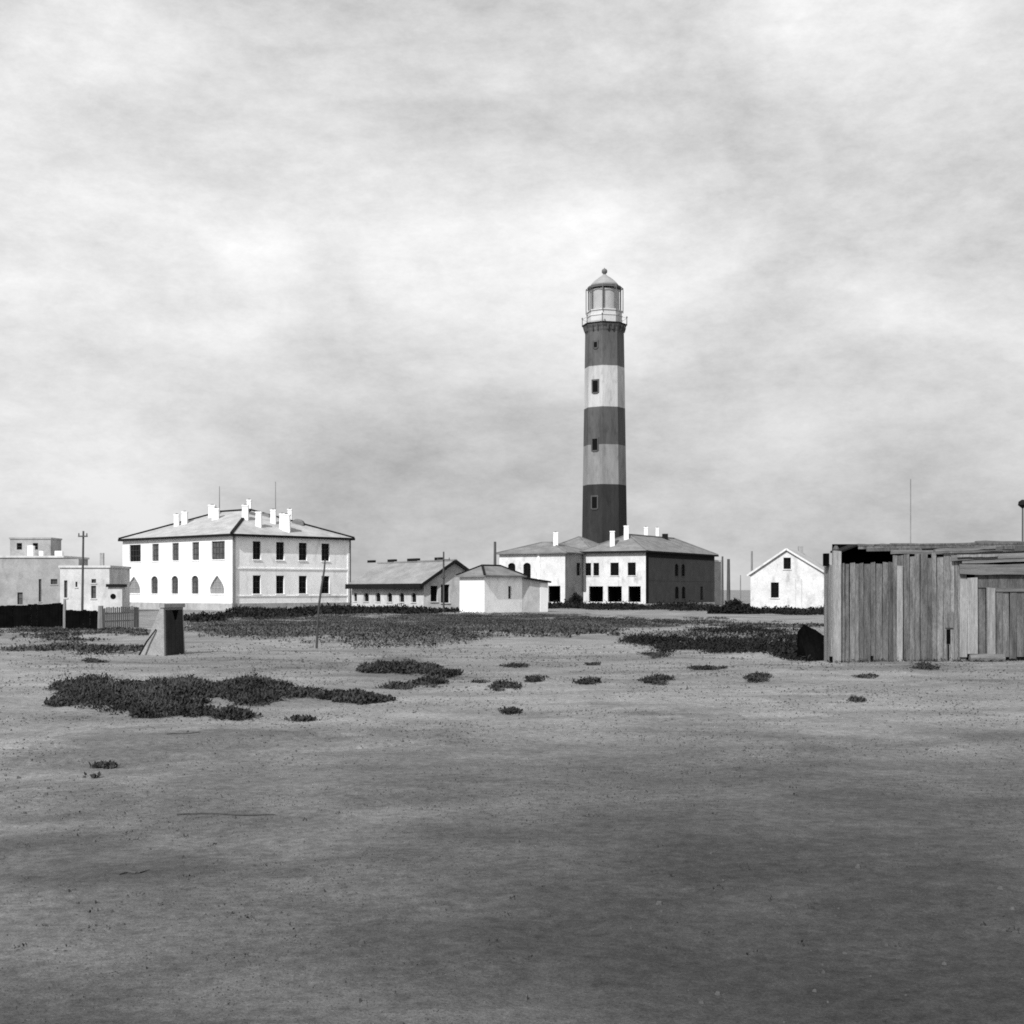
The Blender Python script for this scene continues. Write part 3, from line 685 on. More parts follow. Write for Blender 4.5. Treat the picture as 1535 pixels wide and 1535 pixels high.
for u_e, sg in ((-.35, 0), (W5 + .35, 1)):
    zz = ze - (p5 - ze) / (u_pk if not sg else W5 - u_pk) * .35
    MB().beam(F5.P(u_e, zz + .04, .24), F5.P(u_pk, p5 + .06, .24), .06, .2).build('bargeboard', 'whitewash_old', rg5)
strip(F5, F5.u(1192), F5.u(1193), BASE, zpx(868, 147), -.05, .05, 'door_frame', 'plaster_pale', gh)
strip(F5, F5.u(1201), F5.u(1202), BASE, zpx(868, 147), -.05, .05, 'door_frame', 'plaster_pale', gh)
strip(F5, F5.u(1193) + .003, F5.u(1201) - .003, BASE, zpx(869, 147), -.05, .02, 'door', 'whitewash_old', gh)
MB().box(xpx(1200, 155) - .25, xpx(1200, 155) + .25, 154.7, 155.3, 4.2, zpx(819, 155)).build('chimney', 'plaster_grey', gh)
# ================================================================ far left: grey flat-roofed houses
def flat_house(name, label, px0, px1, y, ztop, depth, wins, m, parapet=.35, wm='glass_grey', tilt=0.0):
    F = Facade((xpx(px0, y), y), (1, tilt)); Lh = F.u(px1)
    t_ = thing(name, label, 'house', (F.A.x, F.A.y, BASE))
    ops = [(F.u(a), F.u(b), zpx(d, y), zpx(c, y), '') for a, b, c, d in wins]
    wall(F, Lh, BASE - .4, ztop, ops, m, t_)
    for op in ops: window(F, op, t_, bars=(1, 1) if op[1] - op[0] > .7 else (0, 1), sill=m, pane=wm)
    wall(Facade(F.P(Lh, 0)[:2], (-F.U.y, F.U.x)), depth, BASE - .4, ztop, [], m, t_)
    wall(Facade(F.P(Lh, 0, -depth)[:2], (-F.U.x, -F.U.y)), Lh, BASE - .4, ztop, [], m, t_)
    wall(Facade(F.P(0, 0, -depth)[:2], (F.U.y, -F.U.x)), depth, BASE - .4, ztop, [], m, t_)
    strip(F, -.15, Lh + .15, ztop, ztop + .25, -depth - .15, .15, 'roof', 'plaster_pale', t_)
    return t_, F, Lh
fh1, F1, L1 = flat_house('flat_roofed_house', 'grey flat-roofed house with small upper room at the left edge', -60, 94, 168, zpx(836, 168), 10,
                 [(26, 34, 888, 906), (76, 86, 868, 876), (58, 62, 868, 902), (-30, -18, 868, 890)], 'plaster_grey')
zz = zpx(836, 168) + .25
fu = Facade((xpx(15, 171), 171), (1, 0)); lu = fu.u(76); ztp = zpx(808, 171)
ops = [(fu.u(25), fu.u(33), zpx(824, 171), zpx(814, 171), ''), (fu.u(49), fu.u(57), zpx(824, 171), zpx(814, 171), '')]
wall(fu, lu, zz - .02, ztp, ops, 'plaster_grey', fh1, name='upper_room')
for op in ops: window(fu, op, fh1, bars=(0, 1), sill=None)
wall(Facade(fu.P(lu, 0)[:2], (0, 1)), 4, zz - .02, ztp, [], 'plaster_grey', fh1, name='upper_room_wall')
wall(Facade(fu.P(0, 0, -4)[:2], (0, -1)), 4, zz - .02, ztp, [], 'plaster_grey', fh1, name='upper_room_wall')
strip(fu, -.1, lu + .1, ztp, ztp + .2, -4.1, .1, 'upper_roof', 'plaster_grey', fh1)
for px, t0, w in ((47, 818, .7), (89, 826, .9), (63, 826, .5)):
    x = xpx(px, 169.6); MB().box(x - w / 2, x + w / 2, 169.2, 169.9, zz - .1, zpx(t0, 169.6)).build('chimney', 'whitewash_worn', fh1)
fh2, F_, L_h = flat_house('flat_roofed_house', 'pale flat-roofed house with two tall narrow windows behind the telegraph pole', 90, 164, 150, zpx(851, 150), 8,
                 [(96, 101, 870, 896), (137, 144, 868, 874), (136.5, 144, 878, 897), (113, 116, 872, 880)], 'plaster_pale')
x = xpx(153, 152); MB().box(x - .2, x + .2, 151.8, 152.2, 3.6, zpx(829, 152)).build('chimney', 'plaster_grey', fh2)
x = xpx(105, 152); MB().box(x - 1.1, x + 1.1, 151.6, 153.5, 3.9, zpx(838, 152)).build('roof_box', 'plaster_grey', fh2)
# little outhouse with round window
F6 = Facade((xpx(162, 145), 145), (1, .1)); L6 = F6.u(183)
oh = thing('outhouse', 'tiny white outhouse with dark roof between flat-roofed and two-storey houses', 'shed', (F6.A.x, F6.A.y, BASE))
strip(F6, 0, L6, BASE - .4, zpx(880, 145), -1.6, 0, 'wall', 'plaster_pale', oh)
strip(F6, -.2, L6 + .2, zpx(880, 145), zpx(875.5, 145), -1.8, .2, 'roof', 'trim_dark', oh)
c6 = F6.u(169.5); z6 = zpx(894, 145); M = MB()
ringp = [F6.P(c6 + .3 * math.cos(2 * math.pi * i / 14), z6 + .3 * math.sin(2 * math.pi * i / 14), .03) for i in range(14)]
M.hexa([F6.P(c6 + .3 * math.cos(2 * math.pi * i / 14), z6 + .3 * math.sin(2 * math.pi * i / 14), .0) for i in range(14)], ringp); M.build('window', 'glass', oh)

# ================================================================ fences on the left
def tar_fence(label, px0, px1, y, top0, top1, bot, m='tar', cat='fence', bw=.16, posts=None, gap=0.0):
    x0, x1 = xpx(px0, y), xpx(px1, y); t_ = thing('board_fence', label, cat, (x0, y, ground_z(x0, y)))
    n = int((x1 - x0) / bw); M = MB()
    for i in range(n):
        a = x0 + (x1 - x0) * i / n; b = x0 + (x1 - x0) * (i + 1) / n - .008 - gap; s = (i + .5) / n
        j = random.uniform(-.035, .035); M.box(a, b, y + random.uniform(-.01, .01), y + .025 + random.uniform(0, .008), ground_z(a, y) - .08, zpx(top0 + (top1 - top0) * s, y) + j)
    o = M.build('boarding', m, t_, fix=False); o['kind'] = 'stuff'
    for k in range(int((x1 - x0) / 1.8) + 2):
        x = min(x1, x0 + k * 1.8); s = (x - x0) / (x1 - x0)
        MB().box(x - .05, x + .05, y + .04, y + .14, ground_z(x, y) - .2, zpx(top0 + (top1 - top0) * s, y) - .05).build('post', m, t_)
    for h in (.35, .8):
        MB().beam((x0, y + .036, zpx(top0, y) - h), (x1, y + .036, zpx(top1, y) - h), .02, .08).build('rail', m, t_)
    return t_
tar_fence('long black tarred board fence running out of frame at the left', -90, 92, 72, 913, 904, 936)
tar_fence('short black tarred board fence between pale post and grey pickets', 99, 145, 66, 914, 915, 941)
tar_fence('low grey picket fence in front of the two-storey house corner', 156, 206, 78, 911, 909, 935, m='pole_wood', bw=.12, gap=.03)
def pole(name, label, px, top, y, r, m='pole_wood', lean=(0, 0), cat='pole', arm=None, group=None):
    x = xpx(px, y); zb_ = ground_z(x, y); zt__ = zpx(top, y)
    t_ = thing(name, label, cat, (x, y, zb_), group)
    MB().tube([(x, y, zb_ - .4), (x + lean[0] * .5, y, (zb_ + zt__) / 2), (x + lean[0], y, zt__)], [r, r * .9, r * .72], 8).build('shaft', m, t_)
    for h, w in arm or ():
        MB().beam((x + lean[0] - w, y - r - .03, zt__ - h), (x + lean[0] + w, y - r - .03, zt__ - h), .1, .1).build('crossarm', m, t_)
        for s in (-1, 1): MB().lathe(x + lean[0] + s * w * .85, y - r - .03, [(.04, zt__ - h + .05), (.05, zt__ - h + .2), (.02, zt__ - h + .24)], 6).build('insulator', m, t_)
    return t_
pole('white_post', 'short pale post between the two black fences', 97, 899, 68, .1, 'pole_pale', cat='post')
pole('grey_post', 'squat grey post where black fence meets grey pickets', 151, 908, 64, .17, 'pole_pale', cat='post')
pole('telegraph_pole', 'thin telegraph pole before the flat-roofed houses at left', 123, 796, 100, .1, arm=((.4, .35),), lean=(.1, 0))
pole('telegraph_pole', 'telegraph pole with crossarms before the long low house gable', 665, 827, 150, .12, arm=((.9, .75), (2.9, .3)))
pole('telegraph_pole', 'thick tapering pole rising behind the small white house', 742, 812, 186, .24)
pole('telegraph_pole', 'tall slim pole at the right end of the dark side wall', 1083, 834, 140, .13)
pole('telegraph_pole', 'thick dark pole standing right of the pale porch block', 1092, 838, 150, .22)
pole('telegraph_pole', 'faint grey pole just behind left corner of the gabled house', 1127, 826, 175, .16, 'pole_pale')
pole('mast', 'very thin mast rising behind the middle of the plank shed', 1365, 718, 46, .022, 'pole_pale', cat='mast')
p_ = pole('lamp_post', 'lamp post with small lamp at the right edge behind the shed', 1533, 760, 46, .04, cat='lamp post')
x = xpx(1533, 46); MB().lathe(x, 46, [(.03, zpx(762, 46)), (.16, zpx(757, 46)), (.14, zpx(752, 46)), (.03, zpx(749, 46))], 10).build('lamp_head', 'trim_dark', p_)
pole('mast', 'thin pole behind porch and gabled house, pale and short', 1110, 862, 190, .09, 'pole_pale', cat='mast')

# crooked stake standing in the scrub
g0_ = gp(475, 972); y = g0_.y
pk = thing('crooked_stake', 'thin crooked stake standing in the scrub before the two-storey house', 'stake', g0_)
pts = [(xpx(a, y), y, zpx(b, y)) for a, b in ((474.5, 975), (476, 940), (478.5, 905), (482, 880), (486, 855), (487.5, 838))]
MB().tube(pts, [.036, .034, .032, .032, .028, .02], 7).build('shaft', 'pole_wood', pk)

# ================================================================ tapered stone hut with shaded door side
kh0 = gp(246.5, 983); D0 = kh0.y
SHD = Vector((.27, .963)).normalized(); FHD = Vector((-SHD.y, SHD.x))
st = thing('stone_hut', 'small tapered stone hut with sloping back and dark doorway below the two-storey house', 'hut', kh0)
c = Vector((kh0.x, kh0.y)); wS = Facade(c, SHD).u(278); wF = Facade(c, FHD).u(207); zt0 = zpx(911, D0); zb0 = kh0.z - .15
def hp(u, v, z): p = c + SHD * u + FHD * v; return (p.x, p.y, z)
tin = .10
MB().hexa([hp(0, 0, zb0), hp(wS, 0, zb0), hp(wS, wF, zb0), hp(0, wF, zb0)],
          [hp(.06, tin * .6, zt0), hp(wS - .02, tin * .6, zt0), hp(wS - .02, .15, zt0), hp(.06, .15, zt0)]).build('masonry', 'stone_hut', st)
MB().hexa([hp(.03, .02, zt0), hp(wS + .02, .02, zt0), hp(wS + .02, .19, zt0), hp(.03, .19, zt0)],
          [hp(.03, .02, zt0 + .1), hp(wS + .02, .02, zt0 + .1), hp(wS + .02, .17, zt0 + .1), hp(.03, .17, zt0 + .1)]).build('cap_slab', 'stone_hut', st)
# door on the shaded side: boards + dark vent
def hd(u, z, n):
    k = (z - zb0) / (zt0 - zb0); return hp(u + .06 * k * (1 - u / wS), tin * .6 * k - n, z)
for i in range(4):
    u0 = .1 + i * (wS - .2) / 4; u1 = u0 + (wS - .2) / 4 - .012
    MB().hexa([hd(u0, zb0 + .16, .03), hd(u1, zb0 + .16, .03), hd(u1, zb0 + .16, -.01), hd(u0, zb0 + .16, -.01)],
              [hd(u0, zt0 - .06, .03), hd(u1, zt0 - .06, .03), hd(u1, zt0 - .06, -.01), hd(u0, zt0 - .06, -.01)]).build('door_board', 'door_dark', st)
um = wS * .52
MB().hexa([hd(um - .02, zt0 - .32, .045), hd(um + .02, zt0 - .32, .045), hd(um + .02, zt0 - .32, .02), hd(um - .02, zt0 - .32, .02)],
          [hd(um - .15, zt0 - .07, .045), hd(um + .15, zt0 - .07, .045), hd(um + .15, zt0 - .07, .02), hd(um - .15, zt0 - .07, .02)]).build('vent_hole', 'tar', st)
p0 = Vector(hp(-.16, wF * .86, 0)); p0.z = ground_z(p0.x, p0.y); kk = .6
b2 = Vector(hp(.06 * kk - .03, (wF * (1 - kk) + .15 * kk) * .62, zb0 + kk * (zt0 - zb0)))
sk = thing('leaning_stick', 'thin dark stick leaning against the pale side of the stone hut', 'stick', p0)
MB().tube([p0 - Vector((0, 0, .03)), (p0 + b2) / 2 + Vector((-.01, 0, .02)), b2], [.024, .022, .016], 6).build('shaft', 'trim_dark', sk)
# ================================================================ plank shed with gate, right
YF = 31.0
def SX(px): return xpx(px, YF)
def SZ(py): return zpx(py, YF)
ps = thing('plank_shed', 'weathered grey plank shed with board fence front and gate at right', 'shed', (SX(1250), YF, 0))
rnd = random.Random(21)
def plank(px0, px1, pyt, pyb=None, y=YF, th=.028, m='wood', parent=None, name='plank', skew=0.0):
    x0, x1 = SX(px0), SX(px1); zt1 = SZ(pyt); xm = (x0 + x1) / 2
    zb1 = ground_z(xm, YF) - .06 if pyb is None else SZ(pyb)
    yo = y + rnd.uniform(-.014, .014); tl = rnd.uniform(-.012, .012) + skew; ty = rnd.uniform(-.012, .012); sl_ = rnd.uniform(-.02, .02)
    n = 4; bm = MB(); i0 = 0
    prev = None
    for k in range(n + 1):
        s = k / n; z = zb1 + (zt1 - zb1) * s; dx = tl * s + rnd.uniform(-.003, .003); dy = ty * s
        dzz = sl_ * s
        bm.v += [(x0 + dx, yo + dy, z - dzz * .5), (x1 + dx, yo + dy + rnd.uniform(-.004, .004), z + dzz * .5), (x1 + dx, yo + dy + th, z + dzz * .5), (x0 + dx, yo + dy + th, z - dzz * .5)]
        if k:
            a = (k - 1) * 4
            for j in range(4): jj = (j + 1) % 4; bm.f.append((a + j, a + jj, a + 4 + jj, a + 4 + j))
    bm.f.append((3, 2, 1, 0)); e = n * 4; bm.f.append((e, e + 1, e + 2, e + 3))
    return bm.build(name, m, parent or ps, fix=False)
px = 1260.5
while px < 1436:
    w = rnd.uniform(6.0, 11.0); nx_ = min(px + w, 1437)
    if px < 1345: tp = 843.5 + rnd.uniform(-1.5, 2) if px < 1333 else 832 + rnd.uniform(-3, 2)
    else: tp = rnd.uniform(827, 837)
    if nx_ - px > 2:
        plank(px, nx_ - rnd.uniform(.3, 1.0), tp, m='wood_dark' if px < 1338 and not (1286 < px < 1296) else ('wood' if rnd.random() < .8 else 'wood_dark'))
    px = nx_
plank(1344, 1352.5, 848, y=YF - .04, m='wood_pale')
plank(1247.5, 1259.5, 826, y=YF - .07, th=.1, m='wood_pale', name='corner_post')
MB().lathe(SX(1253), YF - .02, [(.05, SZ(827)), (.075, SZ(823)), (.03, SZ(818))], 8).build('post_cap', 'wood_dark', ps)
# knot hole with slit beneath, and gaps at the foot
MB().box(SX(1418.5), SX(1424), YF - .024, YF - .016, SZ(965), SZ(943)).build('hole', 'tar', ps)
MB().box(SX(1420), SX(1422), YF - .024, YF - .016, SZ(990), SZ(966)).build('hole', 'tar', ps)
MB().box(SX(1416), SX(1428.5), YF - .036, YF - .02, SZ(941), SZ(917)).build('patch_board', 'wood_dark', ps)
for a, b, c_, d in ((1304.5, 1308.5, 983, 995), (1243, 1248, 984, 996)):
    MB().box(SX(a), SX(b), YF - .03, YF - .016, SZ(d), SZ(c_)).build('hole', 'tar', ps)
# return of boards on the left side
for i, (ya, yb) in enumerate(((31.06, 31.3), (31.32, 31.55), (31.57, 31.8))):
    x = SX(1248); z_t = (2.28, 2.3, 2.26)[i]
    MB().box(x - .012, x + .012, ya, yb, -.1, z_t).build('side_plank', 'wood', ps)
MB().box(SX(1241), SX(1247), 31.25, 31.5, SZ(848) , SZ(829)).build('block', 'tar', ps)
# back wall, roof sheet, eaves boards
MB().box(SX(1262), SX(1660), 31.9, 31.95, -.1, 2.79).build('back_wall', 'tar', ps)
MB().box(SX(1262), SX(1262) + .03, 31.06, 31.898, 2.1, 2.5).build('inner_board', 'tar', ps)
zr_ = SZ(816)
rf_ = MB().hexa([(SX(1260), 31.1, SZ(829)), (SX(1287), 31.1, SZ(818.5)), (SX(1287), 32.0, SZ(818.5) + .03), (SX(1260), 32.0, SZ(829) + .03)],
          [(SX(1260), 31.1, SZ(826)), (SX(1287), 31.1, SZ(816)), (SX(1287), 32.0, SZ(816) + .03), (SX(1260), 32.0, SZ(826) + .03)]).build('roof', 'trim_dark', ps)
MB().hexa([(SX(1287) + .003, 31.06, SZ(818.5)), (SX(1660), 31.06, SZ(814.5)), (SX(1660), 32.0, SZ(814.5) + .03), (SX(1287) + .003, 32.0, SZ(818.5) + .03)],
          [(SX(1287) + .003, 31.06, SZ(816)), (SX(1660), 31.06, SZ(811)), (SX(1660), 32.0, SZ(811) + .03), (SX(1287) + .003, 32.0, SZ(816) + .03)]).build('roof_sheet', 'wood_dark', rf_)
def hplank(px0, px1, pa, pb, h, y, m='wood_rail', th=.03, name='eaves_plank'):
    x0, x1 = SX(px0), SX(px1); n = 7; M = MB()
    for k in range(n + 1):
        s = k / n; x = x0 + (x1 - x0) * s; z = SZ(pa + (pb - pa) * s) + rnd.uniform(-.014, .014); hh = h * YF / FPX * rnd.uniform(.9, 1.1)
        M.v += [(x, y, z - hh), (x, y + th, z - hh), (x, y + th, z), (x, y, z)]
        if k:
            a = (k - 1) * 4
            for j in range(4): jj = (j + 1) % 4; M.f.append((a + j, a + jj, a + 4 + jj, a + 4 + j))
    M.f.append((3, 2, 1, 0)); e = n * 4; M.f.append((e, e + 1, e + 2, e + 3))
    return M.build(name, m, ps)
hplank(1288, 1660, 816.5, 812, 7, 31.07, 'wood_dark'); hplank(1400, 1660, 823, 820, 9, 31.02, 'wood_rail')
hplank(1300, 1420, 821, 822, 5, 31.05, 'wood_dark'); hplank(1336, 1440, 825, 824, 6, 31.04, 'wood_rail')
hplank(1382, 1520, 818, 820, 4, 31.0, 'wood_dark'); hplank(1400, 1500, 823, 818, 4, 30.88, 'wood_rail'); hplank(1424, 1660, 832, 824, 8, 30.91, 'wood_rail')
hplank(1490, 1660, 819, 813, 5, 30.87, 'wood_dark'); hplank(1441, 1660, 838, 834, 6, 30.93, 'wood_rail')
for a, b, c_, d, yy in ((1290, 1352, 815, 814.5, 31.12), (1340, 1430, 813.5, 815, 31.2), (1418, 1496, 815, 811.5, 31.16), (1470, 1560, 810, 812, 31.24), (1540, 1640, 812, 809, 31.14)):
    hplank(a, b, c_, d, 3.2, yy, 'wood_rail', .16, name='loose_board')
hplank(1432, 1492, 831.5, 830, 4, 30.86, 'wood_pale')
hplank(1437, 1660, 846, 845, 15, 30.92, 'wood_rail', .05, name='gate_header')
MB().box(SX(1462), SX(1660), 31.02, 31.09, SZ(881), SZ(860)).build('lintel', 'wood_dark', ps)
plank(1436.5, 1449, 838, m='wood')
# gate: posts, boards, threshold
gt_ = plank(1449.5, 1464.5, 866, 980, y=YF - .05, th=.08, m='wood_pale', name='gate_post')
plank(1438, 1449, 868, 985, y=YF - .045, th=.02, m='wood_pale', name='gate_trim')
plank(1466, 1478.5, 882, 988, y=YF + .03, m='wood_dark', name='gate_infill')
plank(1479.5, 1491.5, 881, 981, y=YF - .05, th=.08, m='wood_pale', name='gate_post')
px = 1492.5
while px < 1640:
    w = rnd.uniform(10, 14); o = plank(px, px + w - .8, 884 + rnd.uniform(-1, 1), 986 + rnd.uniform(-2, 2), y=YF + .05, m='wood_dark', name='gate_board'); px += w
MB().hexa([(SX(1492), YF + .015, SZ(887)), (SX(1645), YF + .015, SZ(887)), (SX(1645), YF + .045, SZ(887)), (SX(1492), YF + .045, SZ(887))],
          [(SX(1492), YF + .015, SZ(881)), (SX(1645), YF + .015, SZ(881)), (SX(1645), YF + .045, SZ(881)), (SX(1492), YF + .045, SZ(881))]).build('gate_rail', 'wood_rail', ps)
MB().tube([(SX(1451), YF - .12, .1), (SX(1477), YF - .14, .11), (SX(1502), YF - .12, .1)], [.1, .11, .1], 9).build('threshold_log', 'wood_rail', ps)
# black heap at the left foot of the shed
hb = bmesh.new(); rr_ = random.Random(5)
hy = 32.1
for a, b, dy in ((1200, 957, .1), (1204, 940, .05), (1207, 935, .1), (1214, 941, .1), (1226, 947, .15), (1238, 953, .2), (1239, 996, -.1), (1222, 996, -.25), (1209, 990, -.2), (1203, 972, -.1),
                 (1202, 992, .5), (1240, 990, .9), (1220, 958, 1.0), (1205, 950, .7), (1236, 958, .9), (1210, 988, 1.0)):
    hb.verts.new((xpx(a, hy), hy + dy, zpx(b, hy)))
bmesh.ops.convex_hull(hb, input=hb.verts); bmesh.ops.subdivide_edges(hb, edges=hb.edges, cuts=3, use_grid_fill=True)
for v_ in hb.verts: v_.co += Vector((mnoise.noise(v_.co * 5), mnoise.noise(v_.co * 5 + Vector((9, 0, 0))), mnoise.noise(v_.co * 5 + Vector((0, 7, 0))))) * .045
M = MB(); M.v = [tuple(v_.co) for v_ in hb.verts]; hb.verts.index_update(); M.f = [tuple(q.index for q in f.verts) for f in hb.faces]
bl = M.build('tarred_heap', 'tar'); tag(bl, 'black pointed heap against the left end of the plank shed', 'heap')

# ================================================================ vegetation
def leaf_clump(M, x, y, z, h, w, n, rs, leaf):
    """a low dome of small crossed leaves"""
    for _ in range(n):
        a = rs.uniform(0, 2 * math.pi); k = math.sqrt(rs.random()); top = math.sqrt(max(0, 1 - k * k))
        px_, py_, pz = x + w * k * math.cos(a), y + w * k * math.sin(a), z + h * top * rs.uniform(.15, 1.05)
        L = leaf * rs.uniform(.6, 1.5); an = rs.uniform(0, 2 * math.pi); el = rs.uniform(-.2, 1.3)
        dx, dy, dz3 = math.cos(el) * math.cos(an) * L, math.cos(el) * math.sin(an) * L, math.sin(el) * L
        wx, wy = -math.sin(an) * L * .3, math.cos(an) * L * .3; wz = rs.uniform(-.3, .3) * L; i = len(M.v)
        M.v += [(px_, py_, pz), (px_ + dx * .5 + wx, py_ + dy * .5 + wy, pz + dz3 * .5 + wz), (px_ + dx, py_ + dy, pz + dz3), (px_ + dx * .5 - wx, py_ + dy * .5 - wy, pz + dz3 * .5 - wz)]
        M.f.append((i, i + 1, i + 2, i + 3))
def scrub(name, label, blobs, n, h, w, per, seed, m='scrub_leaf', kind=None, cat='scrub', thr=-.45, fs=.9, group=None, leaf=.04):
    """blobs in photo pixels (cx, cy, rx, ry) lying on the ground; clumps of leaves inside their noisy outline"""
    rs = random.Random(seed); M = MB(); ar = [b[2] * b[3] / max(b[1] - HY, 6) ** 3 for b in blobs]
    tot = sum(ar); cnt = 0; tries = 0; spots = []
    while cnt < n and tries < n * 30:
        tries += 1; q = rs.random() * tot
        for b, a in zip(blobs, ar):
            q -= a
            if q <= 0: break
        # uniform on the ground, not in the picture: sample between the near and far edge of the blob
        yf_, yn = gy(b[1] - b[3]), gy(b[1] + b[3]); yc = (yf_ + yn) / 2; hyy = (yf_ - yn) / 2; xc = xpx(b[0], yc); hx = b[2] * yc / FPX
        t_ = rs.uniform(0, 2 * math.pi); r_ = math.sqrt(rs.random()); y = yc + hyy * r_ * math.sin(t_); x = xpx(b[0] + b[2] * r_ * math.cos(t_), y)
        nv = mnoise.noise((x * fs, y * fs * .6, seed * 1.7)) + .55 * mnoise.noise((x * fs * 2.7, y * fs * 1.6, seed)) + .35 * mnoise.noise((x * fs * 7, y * fs * 4.5, seed))
        if nv < thr + 1.15 * max(0, r_ - .45) + rs.gauss(0, .2): continue
        cnt += 1; s = .35 + 1.2 * min(1, max(0, nv - thr)); s *= rs.uniform(.6, 1.3) * (1.15 - .45 * r_)
        leaf_clump(M, x, y, ground_z(x, y), h * s, w * rs.uniform(.7, 1.3), per, rs, leaf * rs.uniform(.6, 1.6)); spots.append((x, y, h * s))
    o = M.build(name, m, fix=False); tag(o, label, cat, group, kind)
    if kind is None and cat != 'hedge' and len(spots) > 5:                  # dead stalks standing out of the leaves
        S = MB()
        for x, y, hh in rs.sample(spots, len(spots) // 5 + min(2, len(spots) // 2)):
            z = ground_z(x, y); l = hh * rs.uniform(.9, 1.9) + .02; dx, dy = rs.gauss(0, .4) * l, rs.gauss(0, .4) * l; i = len(S.v); e = .0035 + .0001 * y
            S.v += [(x - e, y, z), (x + e, y, z), (x, y + e, z), (x + dx, y + dy, z + l)]; S.f += [(i, i + 1, i + 3), (i + 1, i + 2, i + 3), (i + 2, i, i + 3)]
        q = S.build('dead_stalks', 'dry_leaf', o, fix=False); q['kind'] = 'stuff'
    return o
def gy(py):
    y = EYE * FPX / max(py - HY, 3)
    for _ in range(25): y = .5 * y + .5 * (EYE - dip(y)) * FPX / max(py - HY, 3)
    return y
# large dark mat, left foreground
scrub('scrub_mat', 'largest dark scrub mat on the bare sand at left foreground', [(150, 1044, 80, 21), (230, 1049, 110, 25), (310, 1044, 120, 22), (380, 1036, 60, 14), (440, 1042, 52, 8), (100, 1050, 34, 11), (290, 1066, 60, 9), (370, 1030, 18, 8)], 9500, .13, .10, 12, 1, thr=-.22, fs=1.0, leaf=.034)
scrub('scrub_mat', 'narrow tail of dark scrub just right of the largest mat', [(540, 1050, 50, 7), (575, 1051, 20, 5), (500, 1048, 22, 4)], 800, .1, .09, 11, 2, thr=-.2)
scrub('scrub_mat', 'small scrub tuft at the lower edge of the largest mat', [(355, 1072, 30, 6)], 380, .1, .08, 11, 3, thr=-.2)
scrub('scrub_mat', 'two-lobed scrub patch midway between hut and plank shed', [(620, 1004, 66, 8), (568, 1006, 28, 5), (665, 1010, 28, 5), (640, 1026, 46, 7), (600, 1031, 28, 5)], 2800, .12, .11, 11, 4, thr=-.18)
small = [(770, 1000, 24, 4, 'flat weed patch straight below the small white house'), (803, 1018, 22, 7, 'dark weed tuft straight below the arched windows of the wing'),
         (757, 1034, 24, 6, 'weed patch below the small white house, nearer than its twin'), (876, 1025, 22, 5, 'lone weed tuft straight below the lighthouse left edge'),
         (986, 1022, 30, 8, 'dark ragged weed tuft below the dark side wall of the keepers house'), (1063, 1003, 42, 4, 'thin weed streak below the right pole pair'),
         (1138, 1022, 20, 7, 'dark weed tuft straight below the gabled house'), (765, 1069, 13, 4, 'tiny dark weed alone on the central bare sand'),
         (1285, 1052, 9, 4, 'tiny weed in front of the left end of the shed'), (1386, 1003, 22, 6, 'weed at the foot of the shed planks near the middle'),
         (143, 992, 24, 3.5, 'low weed left of the stone hut'), (158, 1140, 20, 3, 'flat weed on sand below the left end of the scrub mat'),
         (455, 1078, 24, 3, 'faint weed streak right below the tail of the scrub mat'), (985, 981, 32, 6, 'weed clump at the left tip of the black scrub band'),
         (725, 1023, 26, 3, 'thin weed streak right of the two-lobed scrub patch'), (890, 996, 14, 2.5, 'small weed just left above the lone tuft below the lighthouse'),
         (140, 1155, 8, 3, 'tiny weed under the flat weed at left'), (1300, 1018, 20, 2.5, 'thin weed line before the dark planks of the shed')]
for i, (a, b, c_, d, lb) in enumerate(small):
    scrub('weed_tuft', lb, [(a, b, c_, d)], int(40 + c_ * d * .8), .085 if d > 4 else .045, .08, 9, 20 + i, cat='weed', thr=.02, fs=1.5, leaf=.03, group='weed tufts on the bare sand')
# belt of weeds before the houses
scrub('weed_belt', 'broad belt of low dark weeds before the houses', [(560, 950, 300, 22), (420, 945, 150, 20), (760, 938, 240, 16), (640, 930, 320, 12), (900, 935, 120, 10), (330, 955, 60, 14)], 20000, .2, .35, 11, 50, m='weed_leaf', kind='stuff', cat='weeds', thr=-.2, fs=.2, leaf=.062)
scrub('dry_weeds', 'paler dry weeds mixed into the broad belt before the houses', [(560, 948, 310, 24), (420, 948, 160, 18), (760, 938, 250, 17), (900, 938, 150, 10), (1080, 960, 150, 14)], 9000, .16, .35, 9, 55, m='dry_leaf', kind='stuff', cat='weeds', thr=-.2, fs=.3, leaf=.06)
scrub('weed_belt', 'dark ridge line of weeds right below the two-storey house', [(470, 918, 130, 5), (380, 926, 90, 4), (600, 918, 130, 4), (310, 931, 50, 3)], 4200, .5, .5, 10, 51, m='hedge_leaf', kind='stuff', cat='weeds', thr=-.25, fs=.2, leaf=.2)
scrub('scrub_band', 'black scrub band running up to the left end of the plank shed', [(1090, 963, 130, 16), (1000, 965, 70, 11), (1180, 968, 60, 18), (1120, 950, 110, 7), (1200, 985, 35, 8)], 7000, .2, .2, 11, 52, m='hedge_leaf', kind='stuff', cat='scrub', thr=-.02, fs=.4, leaf=.05)
scrub('weed_belt', 'thin weeds on the sand around the stone hut at left', [(90, 955, 110, 16), (150, 975, 90, 8), (60, 978, 70, 7), (190, 950, 50, 8)], 2200, .09, .2, 9, 53, m='weed_leaf', kind='stuff', cat='weeds', thr=.02, fs=.5, leaf=.06)
